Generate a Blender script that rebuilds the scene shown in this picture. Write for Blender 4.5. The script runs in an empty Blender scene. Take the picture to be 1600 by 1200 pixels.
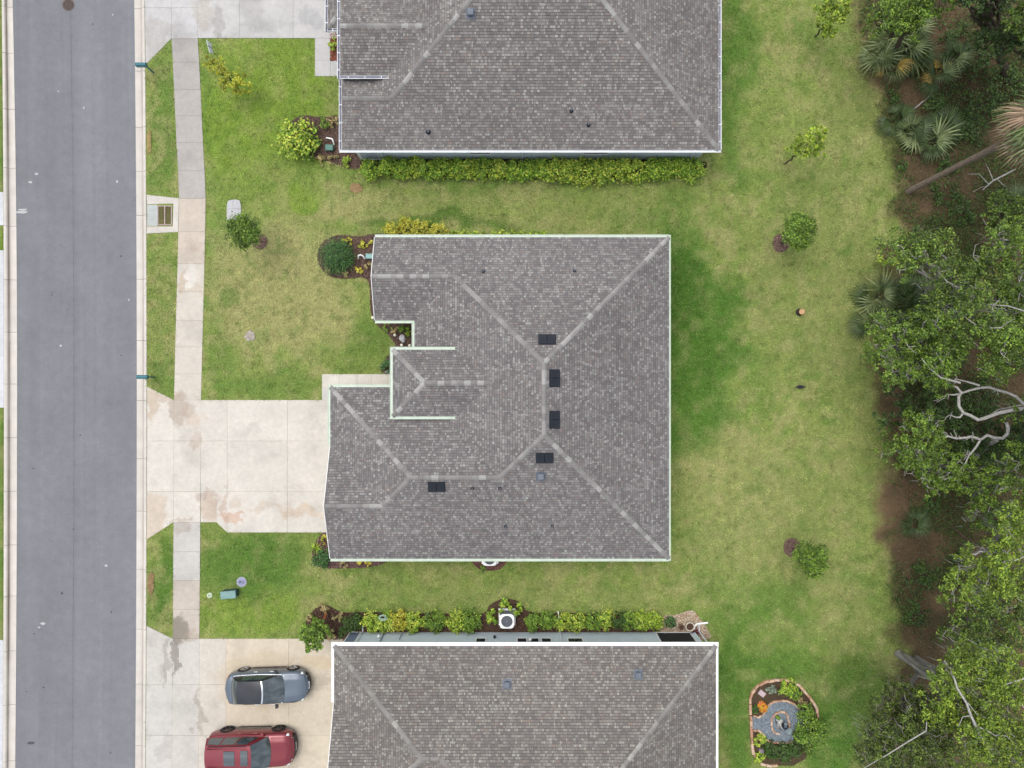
import bpy, bmesh, math, random
import numpy as np
from mathutils import Matrix, Vector
R = math.radians
random.seed(7); RNG = np.random.default_rng(7)
scene = bpy.context.scene; COL = scene.collection
# ------------------------------------------------------------------ camera, sky, sun, exposure
CAM_H = 41.0; FPX = 1109.0
cam = bpy.data.cameras.new('camera'); camo = bpy.data.objects.new('camera', cam); COL.objects.link(camo)
camo.location = (0, 0, CAM_H); camo.rotation_euler = (0, 0, 0)
cam.sensor_fit = 'HORIZONTAL'; cam.sensor_width = 36; cam.lens = 36*FPX/1600
cam.clip_start = .5; cam.clip_end = 3000; scene.camera = camo
world = bpy.data.worlds.new('World'); scene.world = world; world.use_nodes = True
SUN_EL, SUN_AZ = 72, 312          # azimuth measured clockwise from +Y (image top)
nt = world.node_tree; bg = nt.nodes['Background']
sky = nt.nodes.new('ShaderNodeTexSky'); sky.sky_type = 'NISHITA'; sky.sun_disc = False
sky.sun_elevation = R(SUN_EL); sky.sun_rotation = R(SUN_AZ); sky.dust_density = 4.0; sky.air_density = 1.2
hs = nt.nodes.new('ShaderNodeHueSaturation'); hs.inputs['Saturation'].default_value = .38   # thin overcast: whitened sky
nt.links.new(sky.outputs[0], hs.inputs['Color'])
tc = nt.nodes.new('ShaderNodeTexCoord'); cn = nt.nodes.new('ShaderNodeTexNoise'); cn.inputs['Scale'].default_value = 6.5; cn.inputs['Detail'].default_value = 6   # broken cloud all over the sky
cr = nt.nodes.new('ShaderNodeMapRange'); cr.inputs[1].default_value = .38; cr.inputs[2].default_value = .66; cr.inputs[3].default_value = .62; cr.inputs[4].default_value = 1.5
cm = nt.nodes.new('ShaderNodeVectorMath'); cm.operation = 'SCALE'
nt.links.new(tc.outputs['Generated'], cn.inputs['Vector']); nt.links.new(cn.outputs[0], cr.inputs[0]); nt.links.new(hs.outputs[0], cm.inputs[0]); nt.links.new(cr.outputs[0], cm.inputs['Scale']); nt.links.new(cm.outputs[0], bg.inputs[0]); bg.inputs[1].default_value = .15
sun = bpy.data.lights.new('sun', 'SUN'); suno = bpy.data.objects.new('sun', sun); COL.objects.link(suno)
sun.energy = .7; sun.angle = R(50); sun.color = (1, .95, .87)
az, el = R(SUN_AZ), R(SUN_EL)
sdir = Vector((math.sin(az)*math.cos(el), math.cos(az)*math.cos(el), math.sin(el)))
suno.rotation_euler = sdir.to_track_quat('Z', 'Y').to_euler(); suno.location = (0, 0, 60)
vs = scene.view_settings; vs.view_transform = 'Standard'; vs.look = 'None'; vs.exposure = .6; vs.gamma = 1; vs.use_curve_mapping = False
# ------------------------------------------------------------------ helpers
def W(px, py, z=0.0):
    k = (CAM_H - z)/FPX
    return Vector(((px-800)*k, (600-py)*k, z))
def w2(px, py, z=0.0):
    v = W(px, py, z); return (v.x, v.y)
def srgb(r, g, b, k=.69):
    f = lambda c: (c/255/12.92 if c/255 <= .04045 else ((c/255+.055)/1.055)**2.4)*k
    return (f(r), f(g), f(b))
def link(o, parent=None):
    COL.objects.link(o)
    if parent is not None:
        o.parent = parent
        if parent.parent is None and parent.type == 'EMPTY':
            o.matrix_parent_inverse = Matrix.Translation(-Vector(parent.location))
    return o
def tag(o, label, cat=None, group=None, kind=None):
    o['label'] = label
    if cat: o['category'] = cat
    if group: o['group'] = group
    if kind: o['kind'] = kind
    return o
def thing(name, label, cat, loc, group=None):
    o = bpy.data.objects.new(name, None); o.location = loc; o.empty_display_size = .2
    COL.objects.link(o); return tag(o, label, cat, group)
class MB:
    def __init__(s): s.v = []; s.f = []; s.c = []
    def poly(s, pts, col=(1, 1, 1)):
        n = len(s.v); s.v += [tuple(p) for p in pts]; s.f.append(tuple(range(n, n+len(pts)))); s.c.append(col)
    def grid(s, rows, col=(1, 1, 1), closed=False):
        n = len(s.v); m = len(rows[0])
        for r in rows: s.v += [tuple(p) for p in r]
        for i in range(len(rows)-1):
            for j in range(m if closed else m-1):
                a = n+i*m+j; b = n+i*m+(j+1) % m
                s.f.append((a, b, b+m, a+m)); s.c.append(col)
    def tube(s, pts, rad, n=6, col=(1, 1, 1), cap=True):
        pts = [Vector(p) for p in pts]; rows = []
        if not hasattr(rad, '__len__'): rad = [rad]*len(pts)
        for i, p in enumerate(pts):
            t = (pts[min(i+1, len(pts)-1)]-pts[max(i-1, 0)])
            t = t.normalized() if t.length > 1e-6 else Vector((0, 0, 1))
            a = t.cross(Vector((0, 0, 1)) if abs(t.z) < .9 else Vector((1, 0, 0))).normalized(); b = t.cross(a)
            rows.append([p+(a*math.cos(2*math.pi*k/n)+b*math.sin(2*math.pi*k/n))*rad[i] for k in range(n)])
        s.grid(rows, col, True)
        if cap: s.poly(rows[0], col); s.poly(rows[-1][::-1], col)
    def box(s, x0, x1, y0, y1, z0, z1, col=(1, 1, 1), M=None, bev=0):
        if bev:
            b = bev
            lo = [(x0, y0), (x1, y0), (x1, y1), (x0, y1)]
            r0 = [(x, y, z0) for x, y in lo]; r1 = [(x, y, z1-b) for x, y in lo]
            r2 = [(x0+b, y0+b, z1), (x1-b, y0+b, z1), (x1-b, y1-b, z1), (x0+b, y1-b, z1)]
            rows = [r0, r1, r2]
        else:
            lo = [(x0, y0), (x1, y0), (x1, y1), (x0, y1)]
            rows = [[(x, y, z0) for x, y in lo], [(x, y, z1) for x, y in lo]]
        if M is not None: rows = [[M @ Vector(p) for p in r] for r in rows]
        s.grid(rows, col, True); s.poly(rows[-1], col); s.poly(rows[0][::-1], col)
    def prism(s, poly, z0, z1, col=(1, 1, 1), bev=0, bottom=False):
        a = [(x, y, z0) for x, y in poly]; rows = [a]
        if bev:
            cx = sum(p[0] for p in poly)/len(poly); cy = sum(p[1] for p in poly)/len(poly)
            rows.append([(x, y, z1-bev) for x, y in poly]); t = []
            for x, y in poly:
                d = math.hypot(x-cx, y-cy) or 1; t.append((x-(x-cx)/d*bev*1.4, y-(y-cy)/d*bev*1.4, z1))
            rows.append(t)
        else: rows.append([(x, y, z1) for x, y in poly])
        s.grid(rows, col, True); s.poly(rows[-1], col)
        if bottom: s.poly(a[::-1], col)
    def lathe(s, prof, c, n=16, col=(1, 1, 1)):
        s.grid([[(c[0]+r*math.cos(2*math.pi*k/n), c[1]+r*math.sin(2*math.pi*k/n), c[2]+z) for k in range(n)] for r, z in prof], col, True)
        if prof[-1][0] > 1e-4: s.poly([(c[0]+prof[-1][0]*math.cos(2*math.pi*k/n), c[1]+prof[-1][0]*math.sin(2*math.pi*k/n), c[2]+prof[-1][1]) for k in range(n)], col)
    def mesh(s, name, mat, smooth=False, flat_cols=True):
        me = bpy.data.meshes.new(name); me.from_pydata(s.v, [], s.f); me.materials.append(mat)
        a = me.color_attributes.new('Col', 'FLOAT_COLOR', 'CORNER')
        ln = np.array([len(f) for f in s.f]); c = np.ones((len(s.f), 4), np.float32)
        if len(s.f): c[:, :3] = np.array(s.c, np.float32)
        a.data.foreach_set('color', np.repeat(c, ln, axis=0).ravel())
        if smooth: me.polygons.foreach_set('use_smooth', [True]*len(me.polygons))
        me.update(); return me
    def build(s, name, mat, parent=None, smooth=False):
        return link(bpy.data.objects.new(name, s.mesh(name, mat, smooth)), parent)
def quads_mesh(name, V, C, mat, smooth=False):
    """V (N,k,3), C (N,3): one k-gon per row"""
    N, k, _ = V.shape
    me = bpy.data.meshes.new(name); me.vertices.add(N*k); me.vertices.foreach_set('co', V.astype(np.float32).ravel())
    me.loops.add(N*k); me.loops.foreach_set('vertex_index', np.arange(N*k, dtype=np.int32))
    me.polygons.add(N); me.polygons.foreach_set('loop_start', np.arange(0, N*k, k, dtype=np.int32))
    me.polygons.foreach_set('loop_total', np.full(N, k, np.int32))
    a = me.color_attributes.new('Col', 'FLOAT_COLOR', 'CORNER'); c = np.ones((N, 4), np.float32); c[:, :3] = C
    a.data.foreach_set('color', np.repeat(c, k, axis=0).ravel()); me.materials.append(mat); me.update(calc_edges=True); return me
def quads(name, V, C, mat, parent=None):
    return link(bpy.data.objects.new(name, quads_mesh(name, V, C, mat)), parent)
def hsh(ix, iy, seed):
    h = (ix.astype(np.int64)*374761393 + iy.astype(np.int64)*668265263 + seed*1442695041) & 0xffffffff
    h = ((h ^ (h >> 13))*1274126177) & 0xffffffff
    return ((h ^ (h >> 16)) & 0xffff)/65535.0
def vnoise(x, y, sc, seed=0):
    x = np.asarray(x, float)*sc; y = np.asarray(y, float)*sc
    ix = np.floor(x); iy = np.floor(y); fx = x-ix; fy = y-iy
    fx = fx*fx*(3-2*fx); fy = fy*fy*(3-2*fy)
    a = hsh(ix, iy, seed); b = hsh(ix+1, iy, seed); c = hsh(ix, iy+1, seed); d = hsh(ix+1, iy+1, seed)
    return (a*(1-fx)+b*fx)*(1-fy)+(c*(1-fx)+d*fx)*fy
def fbm(x, y, sc, oct=4, seed=0):
    s = 0; a = .5; t = 0
    for o in range(oct): s = s+a*vnoise(x, y, sc*2**o, seed+o*17); t += a; a *= .55
    return s/t
def inpoly(x, y, poly):
    x = np.asarray(x); r = np.zeros(x.shape, bool); n = len(poly); j = n-1
    for i in range(n):
        xi, yi = poly[i]; xj, yj = poly[j]
        if yi != yj:
            r ^= ((yi > y) != (yj > y)) & (x < (xj-xi)*(y-yi)/(yj-yi)+xi)
        j = i
    return r
def pxpoly(pts, z=0.0): return [w2(a, b, z) for a, b in pts]
# ------------------------------------------------------------------ materials
def mat(name, col=None, rough=.85, noise=(), bump=0, bscale=20, metallic=0, coat=0, spec=.3, transl=0, objcol=False, alpha=1, darkvar=0):
    m = bpy.data.materials.new(name); m.use_nodes = True; t = m.node_tree; N = t.nodes; L = t.links
    b = N['Principled BSDF']; b.inputs['Roughness'].default_value = rough; b.inputs['Metallic'].default_value = metallic
    b.inputs['Specular IOR Level'].default_value = spec
    if coat: b.inputs['Coat Weight'].default_value = coat; b.inputs['Coat Roughness'].default_value = .04
    if col is None:
        a = N.new('ShaderNodeVertexColor'); a.layer_name = 'Col'; out = a.outputs[0]
    else:
        a = N.new('ShaderNodeRGB'); a.outputs[0].default_value = (*col, 1); out = a.outputs[0]
    if objcol:
        oi = N.new('ShaderNodeObjectInfo'); mx = N.new('ShaderNodeMix'); mx.data_type = 'RGBA'; mx.blend_type = 'MULTIPLY'; mx.inputs[0].default_value = 1
        L.new(out, mx.inputs[6]); L.new(oi.outputs['Color'], mx.inputs[7]); out = mx.outputs[2]
    g = N.new('ShaderNodeNewGeometry')
    for sc, lo, hi in noise:
        n = N.new('ShaderNodeTexNoise'); n.inputs['Scale'].default_value = sc; n.inputs['Detail'].default_value = 3
        mr = N.new('ShaderNodeMapRange'); mr.inputs[1].default_value = .28; mr.inputs[2].default_value = .72
        mr.inputs[3].default_value = lo; mr.inputs[4].default_value = hi
        L.new(g.outputs['Position'], n.inputs['Vector']); L.new(n.outputs[0], mr.inputs[0])
        mx = N.new('ShaderNodeVectorMath'); mx.operation = 'SCALE'
        L.new(out, mx.inputs[0]); L.new(mr.outputs[0], mx.inputs['Scale']); out = mx.outputs[0]
    L.new(out, b.inputs['Base Color'])
    if bump:
        n = N.new('ShaderNodeTexNoise'); n.inputs['Scale'].default_value = bscale; n.inputs['Detail'].default_value = 4
        L.new(g.outputs['Position'], n.inputs['Vector']); bp = N.new('ShaderNodeBump'); bp.inputs['Strength'].default_value = bump; bp.inputs['Distance'].default_value = .03
        L.new(n.outputs[0], bp.inputs['Height']); L.new(bp.outputs[0], b.inputs['Normal'])
    if transl:
        tr = N.new('ShaderNodeBsdfTranslucent'); ms = N.new('ShaderNodeMixShader'); ms.inputs[0].default_value = transl
        L.new(out, tr.inputs[0]); L.new(b.outputs[0], ms.inputs[1]); L.new(tr.outputs[0], ms.inputs[2]); L.new(ms.outputs[0], N['Material Output'].inputs[0])
    return m
M_ground = mat('lawn_ground', noise=((3, .9, 1.1), (14, .78, 1.22), (45, .7, 1.3)), bump=.6, bscale=40, spec=.05)
M_blade = mat('grass_blade', transl=.25, spec=.1, rough=.7)
M_leaf = mat('leaf', transl=.12, rough=.5, spec=.35)
M_litter = mat('litter', rough=.9, spec=.1)
M_moss = mat('hanging_moss', rough=1, spec=.05, transl=.2)
M_bark = mat('bark', noise=((9, .7, 1.2), (40, .7, 1.25)), bump=.8, bscale=30, spec=.1)
M_conc = mat('concrete', noise=((.9, .93, 1.05), (3.5, .94, 1.05), (11, .94, 1.05), (60, .92, 1.06)), bump=.15, bscale=90, rough=.9, spec=.2)
M_kerb = mat('kerb_concrete', noise=((1.5, .92, 1.06), (30, .94, 1.06)), bump=.15, bscale=90, rough=.9, spec=.2)
M_asph = mat('asphalt', noise=((.35, .93, 1.07), (2.2, .94, 1.06), (25, .88, 1.12), (110, .72, 1.28)), bump=.5, bscale=150, rough=.93, spec=.2)
M_shing = mat('asphalt_shingle', noise=((.22, .93, 1.07), (1.3, .95, 1.05), (90, .85, 1.15)), bump=.3, bscale=200, rough=.95, spec=.1)
M_cap = mat('ridge_shingle', objcol=True, noise=((6, .92, 1.08), (90, .88, 1.12)), rough=.95, spec=.1)
M_white = mat('white_paint', (.78, .79, .78), rough=.45, noise=((4, .95, 1.03),))
M_gutc = mat('gutter_pale_green', (.47, .55, .46), rough=.4, noise=((3, .92, 1.05), (20, .95, 1.04)))
M_gutw = mat('gutter_white', (.74, .76, .80), rough=.4, noise=((3, .93, 1.04), (20, .95, 1.04)))
M_gutd = mat('gutter_inside', (.16, .16, .2), rough=.8, noise=((8, .7, 1.3),))
M_wallb = mat('stucco_blue_grey', (.56, .64, .68), rough=.9, noise=((2, .95, 1.05), (50, .94, 1.06)), bump=.3, bscale=80)
M_wallc = mat('stucco_pale', (.52, .55, .5), rough=.9, noise=((2, .95, 1.05), (50, .94, 1.06)), bump=.3, bscale=80)
M_soffit = mat('soffit', (.55, .57, .57), rough=.8)
M_glass = mat('dark_glass', (.015, .02, .03), rough=.06, spec=.6)
M_screen = mat('insect_screen', (.02, .022, .026), rough=.7)
M_vc = mat('painted', rough=.6, spec=.3)
M_vcs = mat('stone', rough=.9, spec=.15, noise=((12, .85, 1.12), (60, .9, 1.1)), bump=.4, bscale=40)
M_plas = mat('plastic', rough=.45, spec=.4, noise=((10, .95, 1.05),))
M_blackm = mat('black_metal', (.018, .022, .03), rough=.6, spec=.2)
M_galv = mat('galvanised', (.13, .15, .18), rough=.55, metallic=.2, noise=((8, .85, 1.1),))
M_rust = mat('cast_iron', (.07, .05, .05), rough=.8, noise=((14, .7, 1.3),))
M_chrome = mat('chrome', (.7, .72, .75), rough=.15, metallic=1)
M_rubber = mat('rubber', (.015, .015, .016), rough=.8)
M_soil = mat('soil', noise=((5, .8, 1.2), (30, .7, 1.3), (90, .7, 1.3)), bump=.8, bscale=50, spec=.05)
# ================================================================== street, kerbs, pavements
def bow(py, a, b, c):      # kerb lines are gently bowed along the street
    t = (py-600)/600.0
    return b + (a-b)*t*t if t < 0 else b + (c-b)*t*t
kL_back = lambda py: bow(py, 3, 6.5, 4.5)
kL_road = lambda py: bow(py, 18, 25, 22)
kR_road = lambda py: bow(py, 208.5, 212.5, 210)
kR_back = lambda py: bow(py, 226, 229.3, 227.3)
def py_of_Y(Y): return 600 - Y*FPX/CAM_H
ROADZ = -.10
YS = np.concatenate([[-400, -120, -60, -36], np.arange(-30, 30.01, .22), [36, 60, 120, 400]])
def clampy(Y): return float(np.clip(py_of_Y(Y), -250, 1450))
# --- lawn colours: patches of lush, ordinary and dry turf, with some painted-in shade
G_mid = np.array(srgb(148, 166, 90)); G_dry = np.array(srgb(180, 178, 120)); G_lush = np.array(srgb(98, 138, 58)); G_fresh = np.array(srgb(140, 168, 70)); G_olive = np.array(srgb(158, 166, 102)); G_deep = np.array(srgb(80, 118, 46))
LITTER = np.array(srgb(110, 96, 72)); LITTER2 = np.array(srgb(136, 114, 88)); SOILD = np.array(srgb(84, 72, 55)); UNDER = np.array(srgb(80, 90, 50))
BLOBS = [ # px, py, rx, ry, colour, strength
 (410, 190, 120, 130, G_fresh, .9), (440, 90, 110, 50, G_fresh, .6), (250, 200, 26, 120, G_lush, .5), (252, 490, 26, 120, G_olive, .4), (250, 590, 26, 40, G_lush, .4), (250, 905, 24, 60, G_lush, .9),
 (236, 915, 9, 45, G_dry, .5), (236, 215, 8, 70, G_dry, .6), (320, 150, 9, 110, G_lush, .4), (455, 300, 150, 70, G_mid, .5), (350, 250, 30, 60, G_fresh, .5),
 (440, 450, 120, 110, G_dry, .95), (480, 400, 60, 50, G_dry, .5), (420, 600, 90, 22, G_lush, .4), (340, 560, 26, 60, G_lush, .4), (360, 470, 14, 22, G_lush, .55), (410, 520, 18, 12, G_lush, .3),
 (560, 320, 120, 30, G_dry, .8), (750, 320, 200, 26, G_olive, .8), (900, 350, 150, 14, G_dry, .35), (690, 345, 130, 14, G_deep, .7), (1000, 300, 120, 30, G_mid, .6), (1000, 350, 60, 20, G_lush, .4),  # the deep strip paints the shade beside the hedge into the turf
 (830, 322, 260, 8, G_mid, .6), (470, 310, 26, 18, G_fresh, .9),
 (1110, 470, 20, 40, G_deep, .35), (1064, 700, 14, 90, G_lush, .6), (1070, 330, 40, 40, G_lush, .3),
 (1155, 120, 30, 180, G_lush, .75), (1210, 200, 60, 120, G_mid, .5), (1330, 200, 60, 140, G_olive, .45), (1250, 450, 90, 160, G_olive, .4), (1330, 520, 60, 200, G_olive, .6), (1340, 660, 40, 120, G_mid, .6),
 (1150, 780, 100, 120, G_dry, .45), (1290, 800, 90, 160, G_olive, .5), (1200, 880, 120, 60, G_olive, .4), (1320, 400, 14, 18, G_lush, .6), (1285, 645, 14, 12, G_lush, .6), (1250, 730, 10, 14, G_lush, .3),
 (400, 880, 90, 60, G_lush, .75), (400, 960, 90, 40, G_fresh, .7), (650, 915, 150, 30, G_mid, .7), (850, 930, 200, 26, G_olive, .5), (800, 945, 300, 10, G_mid, .5), (560, 900, 60, 14, G_dry, .3),
 (1200, 1020, 90, 120, G_lush, .65), (1250, 1010, 100, 50, G_mid, .5), (1150, 1100, 30, 120, G_lush, .85), (1335, 1110, 70, 120, G_deep, .65), (1300, 1160, 50, 70, G_lush, .9), (1220, 1040, 70, 30, G_lush, .7), (1330, 960, 40, 60, G_olive, .6),  # the deep blob paints tree shade onto the lawn by the woods
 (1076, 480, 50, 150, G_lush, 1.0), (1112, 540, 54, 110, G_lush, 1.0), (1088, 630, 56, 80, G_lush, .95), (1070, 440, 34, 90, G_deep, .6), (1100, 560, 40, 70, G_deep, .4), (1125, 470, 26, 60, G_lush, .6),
 (2, 200, 12, 120, G_lush, .6), (2, 800, 12, 200, G_lush, .7), (2, 370, 12, 30, G_fresh, .7)]
def wood_edge(py):
    return np.interp(py, [-400, 0, 110, 140, 270, 340, 420, 520, 620, 800, 950, 1010, 1040, 1100, 1200, 1600], [1340, 1345, 1356, 1378, 1400, 1408, 1385, 1378, 1372, 1376, 1400, 1406, 1404, 1380, 1345, 1330])
def wood_mask(x, y):
    px = 800+x*FPX/CAM_H; py = 600-y*FPX/CAM_H
    e = wood_edge(py)+(fbm(x, y, .9, 4, 5)-.5)*66
    return np.clip((px-e)/26+.5, 0, 1)
def lawn_col(x, y):
    px = 800+x*FPX/CAM_H; py = 600-y*FPX/CAM_H
    n1 = fbm(x, y, .35, 4, 1); n2 = fbm(x, y, 1.5, 3, 2); n3 = fbm(x, y, .12, 3, 3)
    c = np.broadcast_to(G_mid, x.shape+(3,)).copy()
    wx = px+(fbm(x, y, .6, 3, 11)-.5)*60; wy = py+(fbm(x, y, .6, 3, 12)-.5)*60
    w = np.clip((n2-.48)*5.0, 0, 1)*.6; c = c*(1-w[..., None])+G_dry*w[..., None]
    n4 = fbm(x, y, 2.6, 3, 4); w = np.clip((.46-n1)*4.5, 0, 1)*.45; c = c*(1-w[..., None])+G_lush*w[..., None]
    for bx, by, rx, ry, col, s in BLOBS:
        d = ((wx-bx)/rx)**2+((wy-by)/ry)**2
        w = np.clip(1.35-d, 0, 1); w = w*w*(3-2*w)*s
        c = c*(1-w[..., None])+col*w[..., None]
    # natural mottling: dry flecks and lush tufts
    w = np.clip((n2-.5)*4.0, 0, 1)*.28; c = c*(1-w[..., None])+G_dry*w[..., None]
    w = np.clip((.46-n4)*5, 0, 1)*.4; c = c*(1-w[..., None])+G_lush*w[..., None]
    c *= (.9+.2*n3)[..., None]
    wm = wood_mask(x, y)
    u = fbm(x, y, .55, 4, 21); lit = LITTER+(LITTER2-LITTER)*np.clip((fbm(x, y, .8, 3, 22)-.4)*3, 0, 1)[..., None]
    w = np.clip((u-.52)*5, 0, 1)*.75; lit = lit*(1-w[..., None])+UNDER*w[..., None]
    w = np.clip((fbm(x, y, .3, 3, 23)-.5)*4, 0, 1)*.7; lit = lit*(1-w[..., None])+SOILD*w[..., None]
    wide = np.clip((px-wood_edge(py)+40)/70, 0, 1)*(1-wm)*.45*np.clip((fbm(x, y, .7, 3, 29)-.3)*2.5, 0, 1); c = c*(1-wide[..., None])+np.array(srgb(138, 128, 88))*wide[..., None]
    return c*(1-wm[..., None])+lit*wm[..., None]
def build_ground():
    xs_r = np.concatenate([[0, .02], np.arange(.2, 51.5, .22), [56, 70, 120, 420]])
    xs_l = np.concatenate([[-420, -120, -60, -20], np.arange(-4, -.1, .3), [-.02, 0]])
    nx = len(xs_l)+len(xs_r); ny = len(YS); V = np.zeros((ny, nx, 3))
    for j, Y in enumerate(YS):
        py = clampy(Y); xl = (kL_back(py)-800)*CAM_H/FPX+.03; xr = (kR_back(py)-800)*CAM_H/FPX-.03
        V[j, :len(xs_l), 0] = xl+xs_l; V[j, len(xs_l):, 0] = xr+xs_r; V[j, :, 1] = Y
    V[:, len(xs_l)-1, 2] = -.35; V[:, len(xs_l), 2] = -.35
    x, y = V[..., 0], V[..., 1]
    rough = (fbm(x, y, .5, 3, 31)-.5)*.03+(fbm(x, y, 2.5, 2, 32)-.5)*.02
    wm = wood_mask(x, y); hump = (fbm(x, y, .25, 3, 33)-.45)*.35*wm+(fbm(x, y, 2.0, 2, 34)-.5)*.12*wm
    V[..., 2] += np.where(V[..., 2] < -.1, 0, rough+hump)
    me = bpy.data.meshes.new('ground'); me.vertices.add(nx*ny); me.vertices.foreach_set('co', V.astype(np.float32).ravel())
    idx = np.arange(nx*ny).reshape(ny, nx); q = np.stack([idx[:-1, :-1], idx[:-1, 1:], idx[1:, 1:], idx[1:, :-1]], -1).reshape(-1, 4)
    me.loops.add(q.size); me.loops.foreach_set('vertex_index', q.astype(np.int32).ravel())
    me.polygons.add(len(q)); me.polygons.foreach_set('loop_start', np.arange(0, q.size, 4, dtype=np.int32)); me.polygons.foreach_set('loop_total', np.full(len(q), 4, np.int32))
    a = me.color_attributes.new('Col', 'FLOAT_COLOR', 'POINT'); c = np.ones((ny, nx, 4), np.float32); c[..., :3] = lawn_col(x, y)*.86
    a.data.foreach_set('color', c.ravel()); me.materials.append(M_ground); me.polygons.foreach_set('use_smooth', [True]*len(q)); me.update(calc_edges=True)
    o = bpy.data.objects.new('ground', me); COL.objects.link(o); tag(o, 'lawn and woodland ground under the whole scene', kind='structure'); return o
build_ground()
def row_X(py, f): return (f(py)-800)*CAM_H/FPX
def build_road():
    rows = []
    for Y in YS:
        py = clampy(Y); a = row_X(py, kL_road)-.01; b = row_X(py, kR_road)+.01; rows.append([(a+(b-a)*t, Y, ROADZ+.05*(1-(2*t-1)**2)) for t in np.linspace(0, 1, 37)])
    mb = MB(); c0 = np.array(srgb(140, 142, 147)); n = len(rows)
    mb.grid(rows, tuple(c0))
    cs = []
    for i in range(n-1):
        Y = (rows[i][0][1]+rows[i+1][0][1])/2
        for j in range(36):
            X = rows[i][j][0]; t = j/36
            k = .955 if t < .475 else 1.0         # two lane passes of slightly different age
            k *= .93+.09*float(vnoise(X*2.2, Y*.06, .9, 61))+.06*float(vnoise(X*6, Y*.05, .9, 62))
            k *= 1-.04*math.exp(-((t-.25)/.05)**2)-.04*math.exp(-((t-.75)/.05)**2)
            cs.append(tuple(c0*k))
    mb.c = cs
    o = mb.build('road', M_asph); tag(o, 'grey asphalt street running down the left side', kind='structure')
    # longitudinal seam, thin line of darker sealer
    mb = MB()
    for i in range(n-1):
        if abs(rows[i][0][1]) > 31: continue
        def P(r, off): a, b = r[0][0], r[-1][0]; return (a+(b-a)*.478+off, r[0][1], ROADZ+.054)
        w = .012+.008*float(vnoise(0, rows[i][0][1], .7, 3))
        mb.poly([P(rows[i], -w), P(rows[i], w), P(rows[i+1], w), P(rows[i+1], -w)], srgb(120, 122, 128))
    so = mb.build('road_seam', M_asph, o)
    mb = MB()     # small pale and dark marks on the asphalt: spilt mortar, oil spots, flattened leaves
    marks = [(32, 331, 11, 2.2, 0), (34, 327, 7, 1.5, 0), (56, 271, 3, 2, 0), (46, 284, 3.5, 1.6, 0), (66, 975, 4, 2, 0), (60, 981, 2.5, 1.2, 0), (94, 540, 1.6, 2, 0), (200, 468, 1, 2, 0), (188, 400, 1.6, 1.4, 1), (94, 382, 1, 1, 1), (188, 555, 1.2, 1, 1), (47, 1162, 7, 3, 1), (172, 1177, 1.5, 1.2, 1), (96, 927, 1.8, 3, 1), (173, 957, 1.2, 2, 1), (125, 680, 1.4, 1.1, 1), (51, 732, 1.6, 1.2, 1), (114, 827, 1.5, 1.2, 1), (144, 37, 1.4, 1.2, 1), (90, 142, 1.2, 1, 0), (175, 22, 1, 1.2, 0), (130, 168, 1.2, 2, 0), (182, 283, 1.5, 2, 0), (165, 884, 2.4, 2, 0), (80, 461, 1.2, 1, 1), (80, 457, 1, 1, 1), (105, 483, 1, 1, 1), (52, 991, 1.4, 1.2, 1), (67, 1075, 1.6, 1.6, 1), (40, 1081, 1, 1, 1)]
    for (px, py, rx, ry, k) in marks:
        pts = []; ph = random.random()*6
        X0, Y0 = w2(px, py); a, b = row_X(py, kL_road), row_X(py, kR_road)
        for q in range(10):
            r = .75+.5*random.random(); x = X0+rx*r*math.cos(q*.628)/27; y = Y0+ry*r*math.sin(q*.628)/27; t = (x-a)/(b-a)
            pts.append((x, y, ROADZ+.05*(1-(2*t-1)**2)+.0045))
        mb.poly(pts, srgb(205, 205, 205) if k == 0 else srgb(96, 96, 102))
    mb.build('surface_mark', M_asph, o)['kind'] = 'stuff'
build_road()
# --- rolled kerbs in cast segments
def kerb_line(fr, fb, joints, label, flip):
    root = thing('kerb', label, None, (row_X(600, fb), 0, 0)); root['kind'] = 'structure'
    prof = [(0, -.115), (0, ROADZ+.012), (.12, ROADZ+.006), (.30, ROADZ+.0), (.46, ROADZ-.004), (.56, ROADZ-.002), (.62, ROADZ+.012), (.68, -.025), (.76, .012), (.86, .026), (.97, .028), (1, .018), (1, -.35)]
    dirt = [0, 0, .0, .05, .15, .5, 1, .9, .2, .0, 0, 0, 0]
    base = np.array(srgb(225, 219, 210)); dk = np.array(srgb(132, 120, 108))
    for a, b in zip(joints[:-1], joints[1:]):
        mb = MB(); n = max(4, int((b-a)/7)); rows = []
        tint = random.uniform(.96, 1.03)
        for i in range(n+1):
            py = a+(b-a)*i/n; g = .004*FPX/CAM_H*10 if i in (0, n) else 0
            pyy = py+(.25 if i == 0 else -.25 if i == n else 0)
            x0, x1 = row_X(np.clip(py, -250, 1450), fr), row_X(np.clip(py, -250, 1450), fb); Y = (600-pyy)*CAM_H/FPX
            rows.append([(x0+(x1-x0)*t, Y, z) for t, z in prof])
        mb.grid(rows, (1, 1, 1)); cs = []
        for i in range(n):
            Y = rows[i][0][1]; d0 = .35+.75*float(fbm(3 if flip else 9, Y, .35, 3, 77)); d0 *= 1.0 if flip else .85
            for j in range(len(prof)-1):
                d = min(1, (dirt[j]+dirt[j+1])*.5*d0); cs.append(tuple((base*(1-d)+dk*d)*tint))
        mb.c = cs
        mb.poly(rows[0], tuple(base*.8)); mb.poly(rows[-1][::-1], tuple(base*.8))
        mb.build('kerb_segment', M_kerb, root)
kerb_line(kR_road, kR_back, [-160, -70, 12, 110, 198, 267, 336, 436, 532, 626, 717, 799, 890, 984, 1070, 1166, 1260, 1350], 'pale concrete kerb between the street and the near verge', False)
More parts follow.
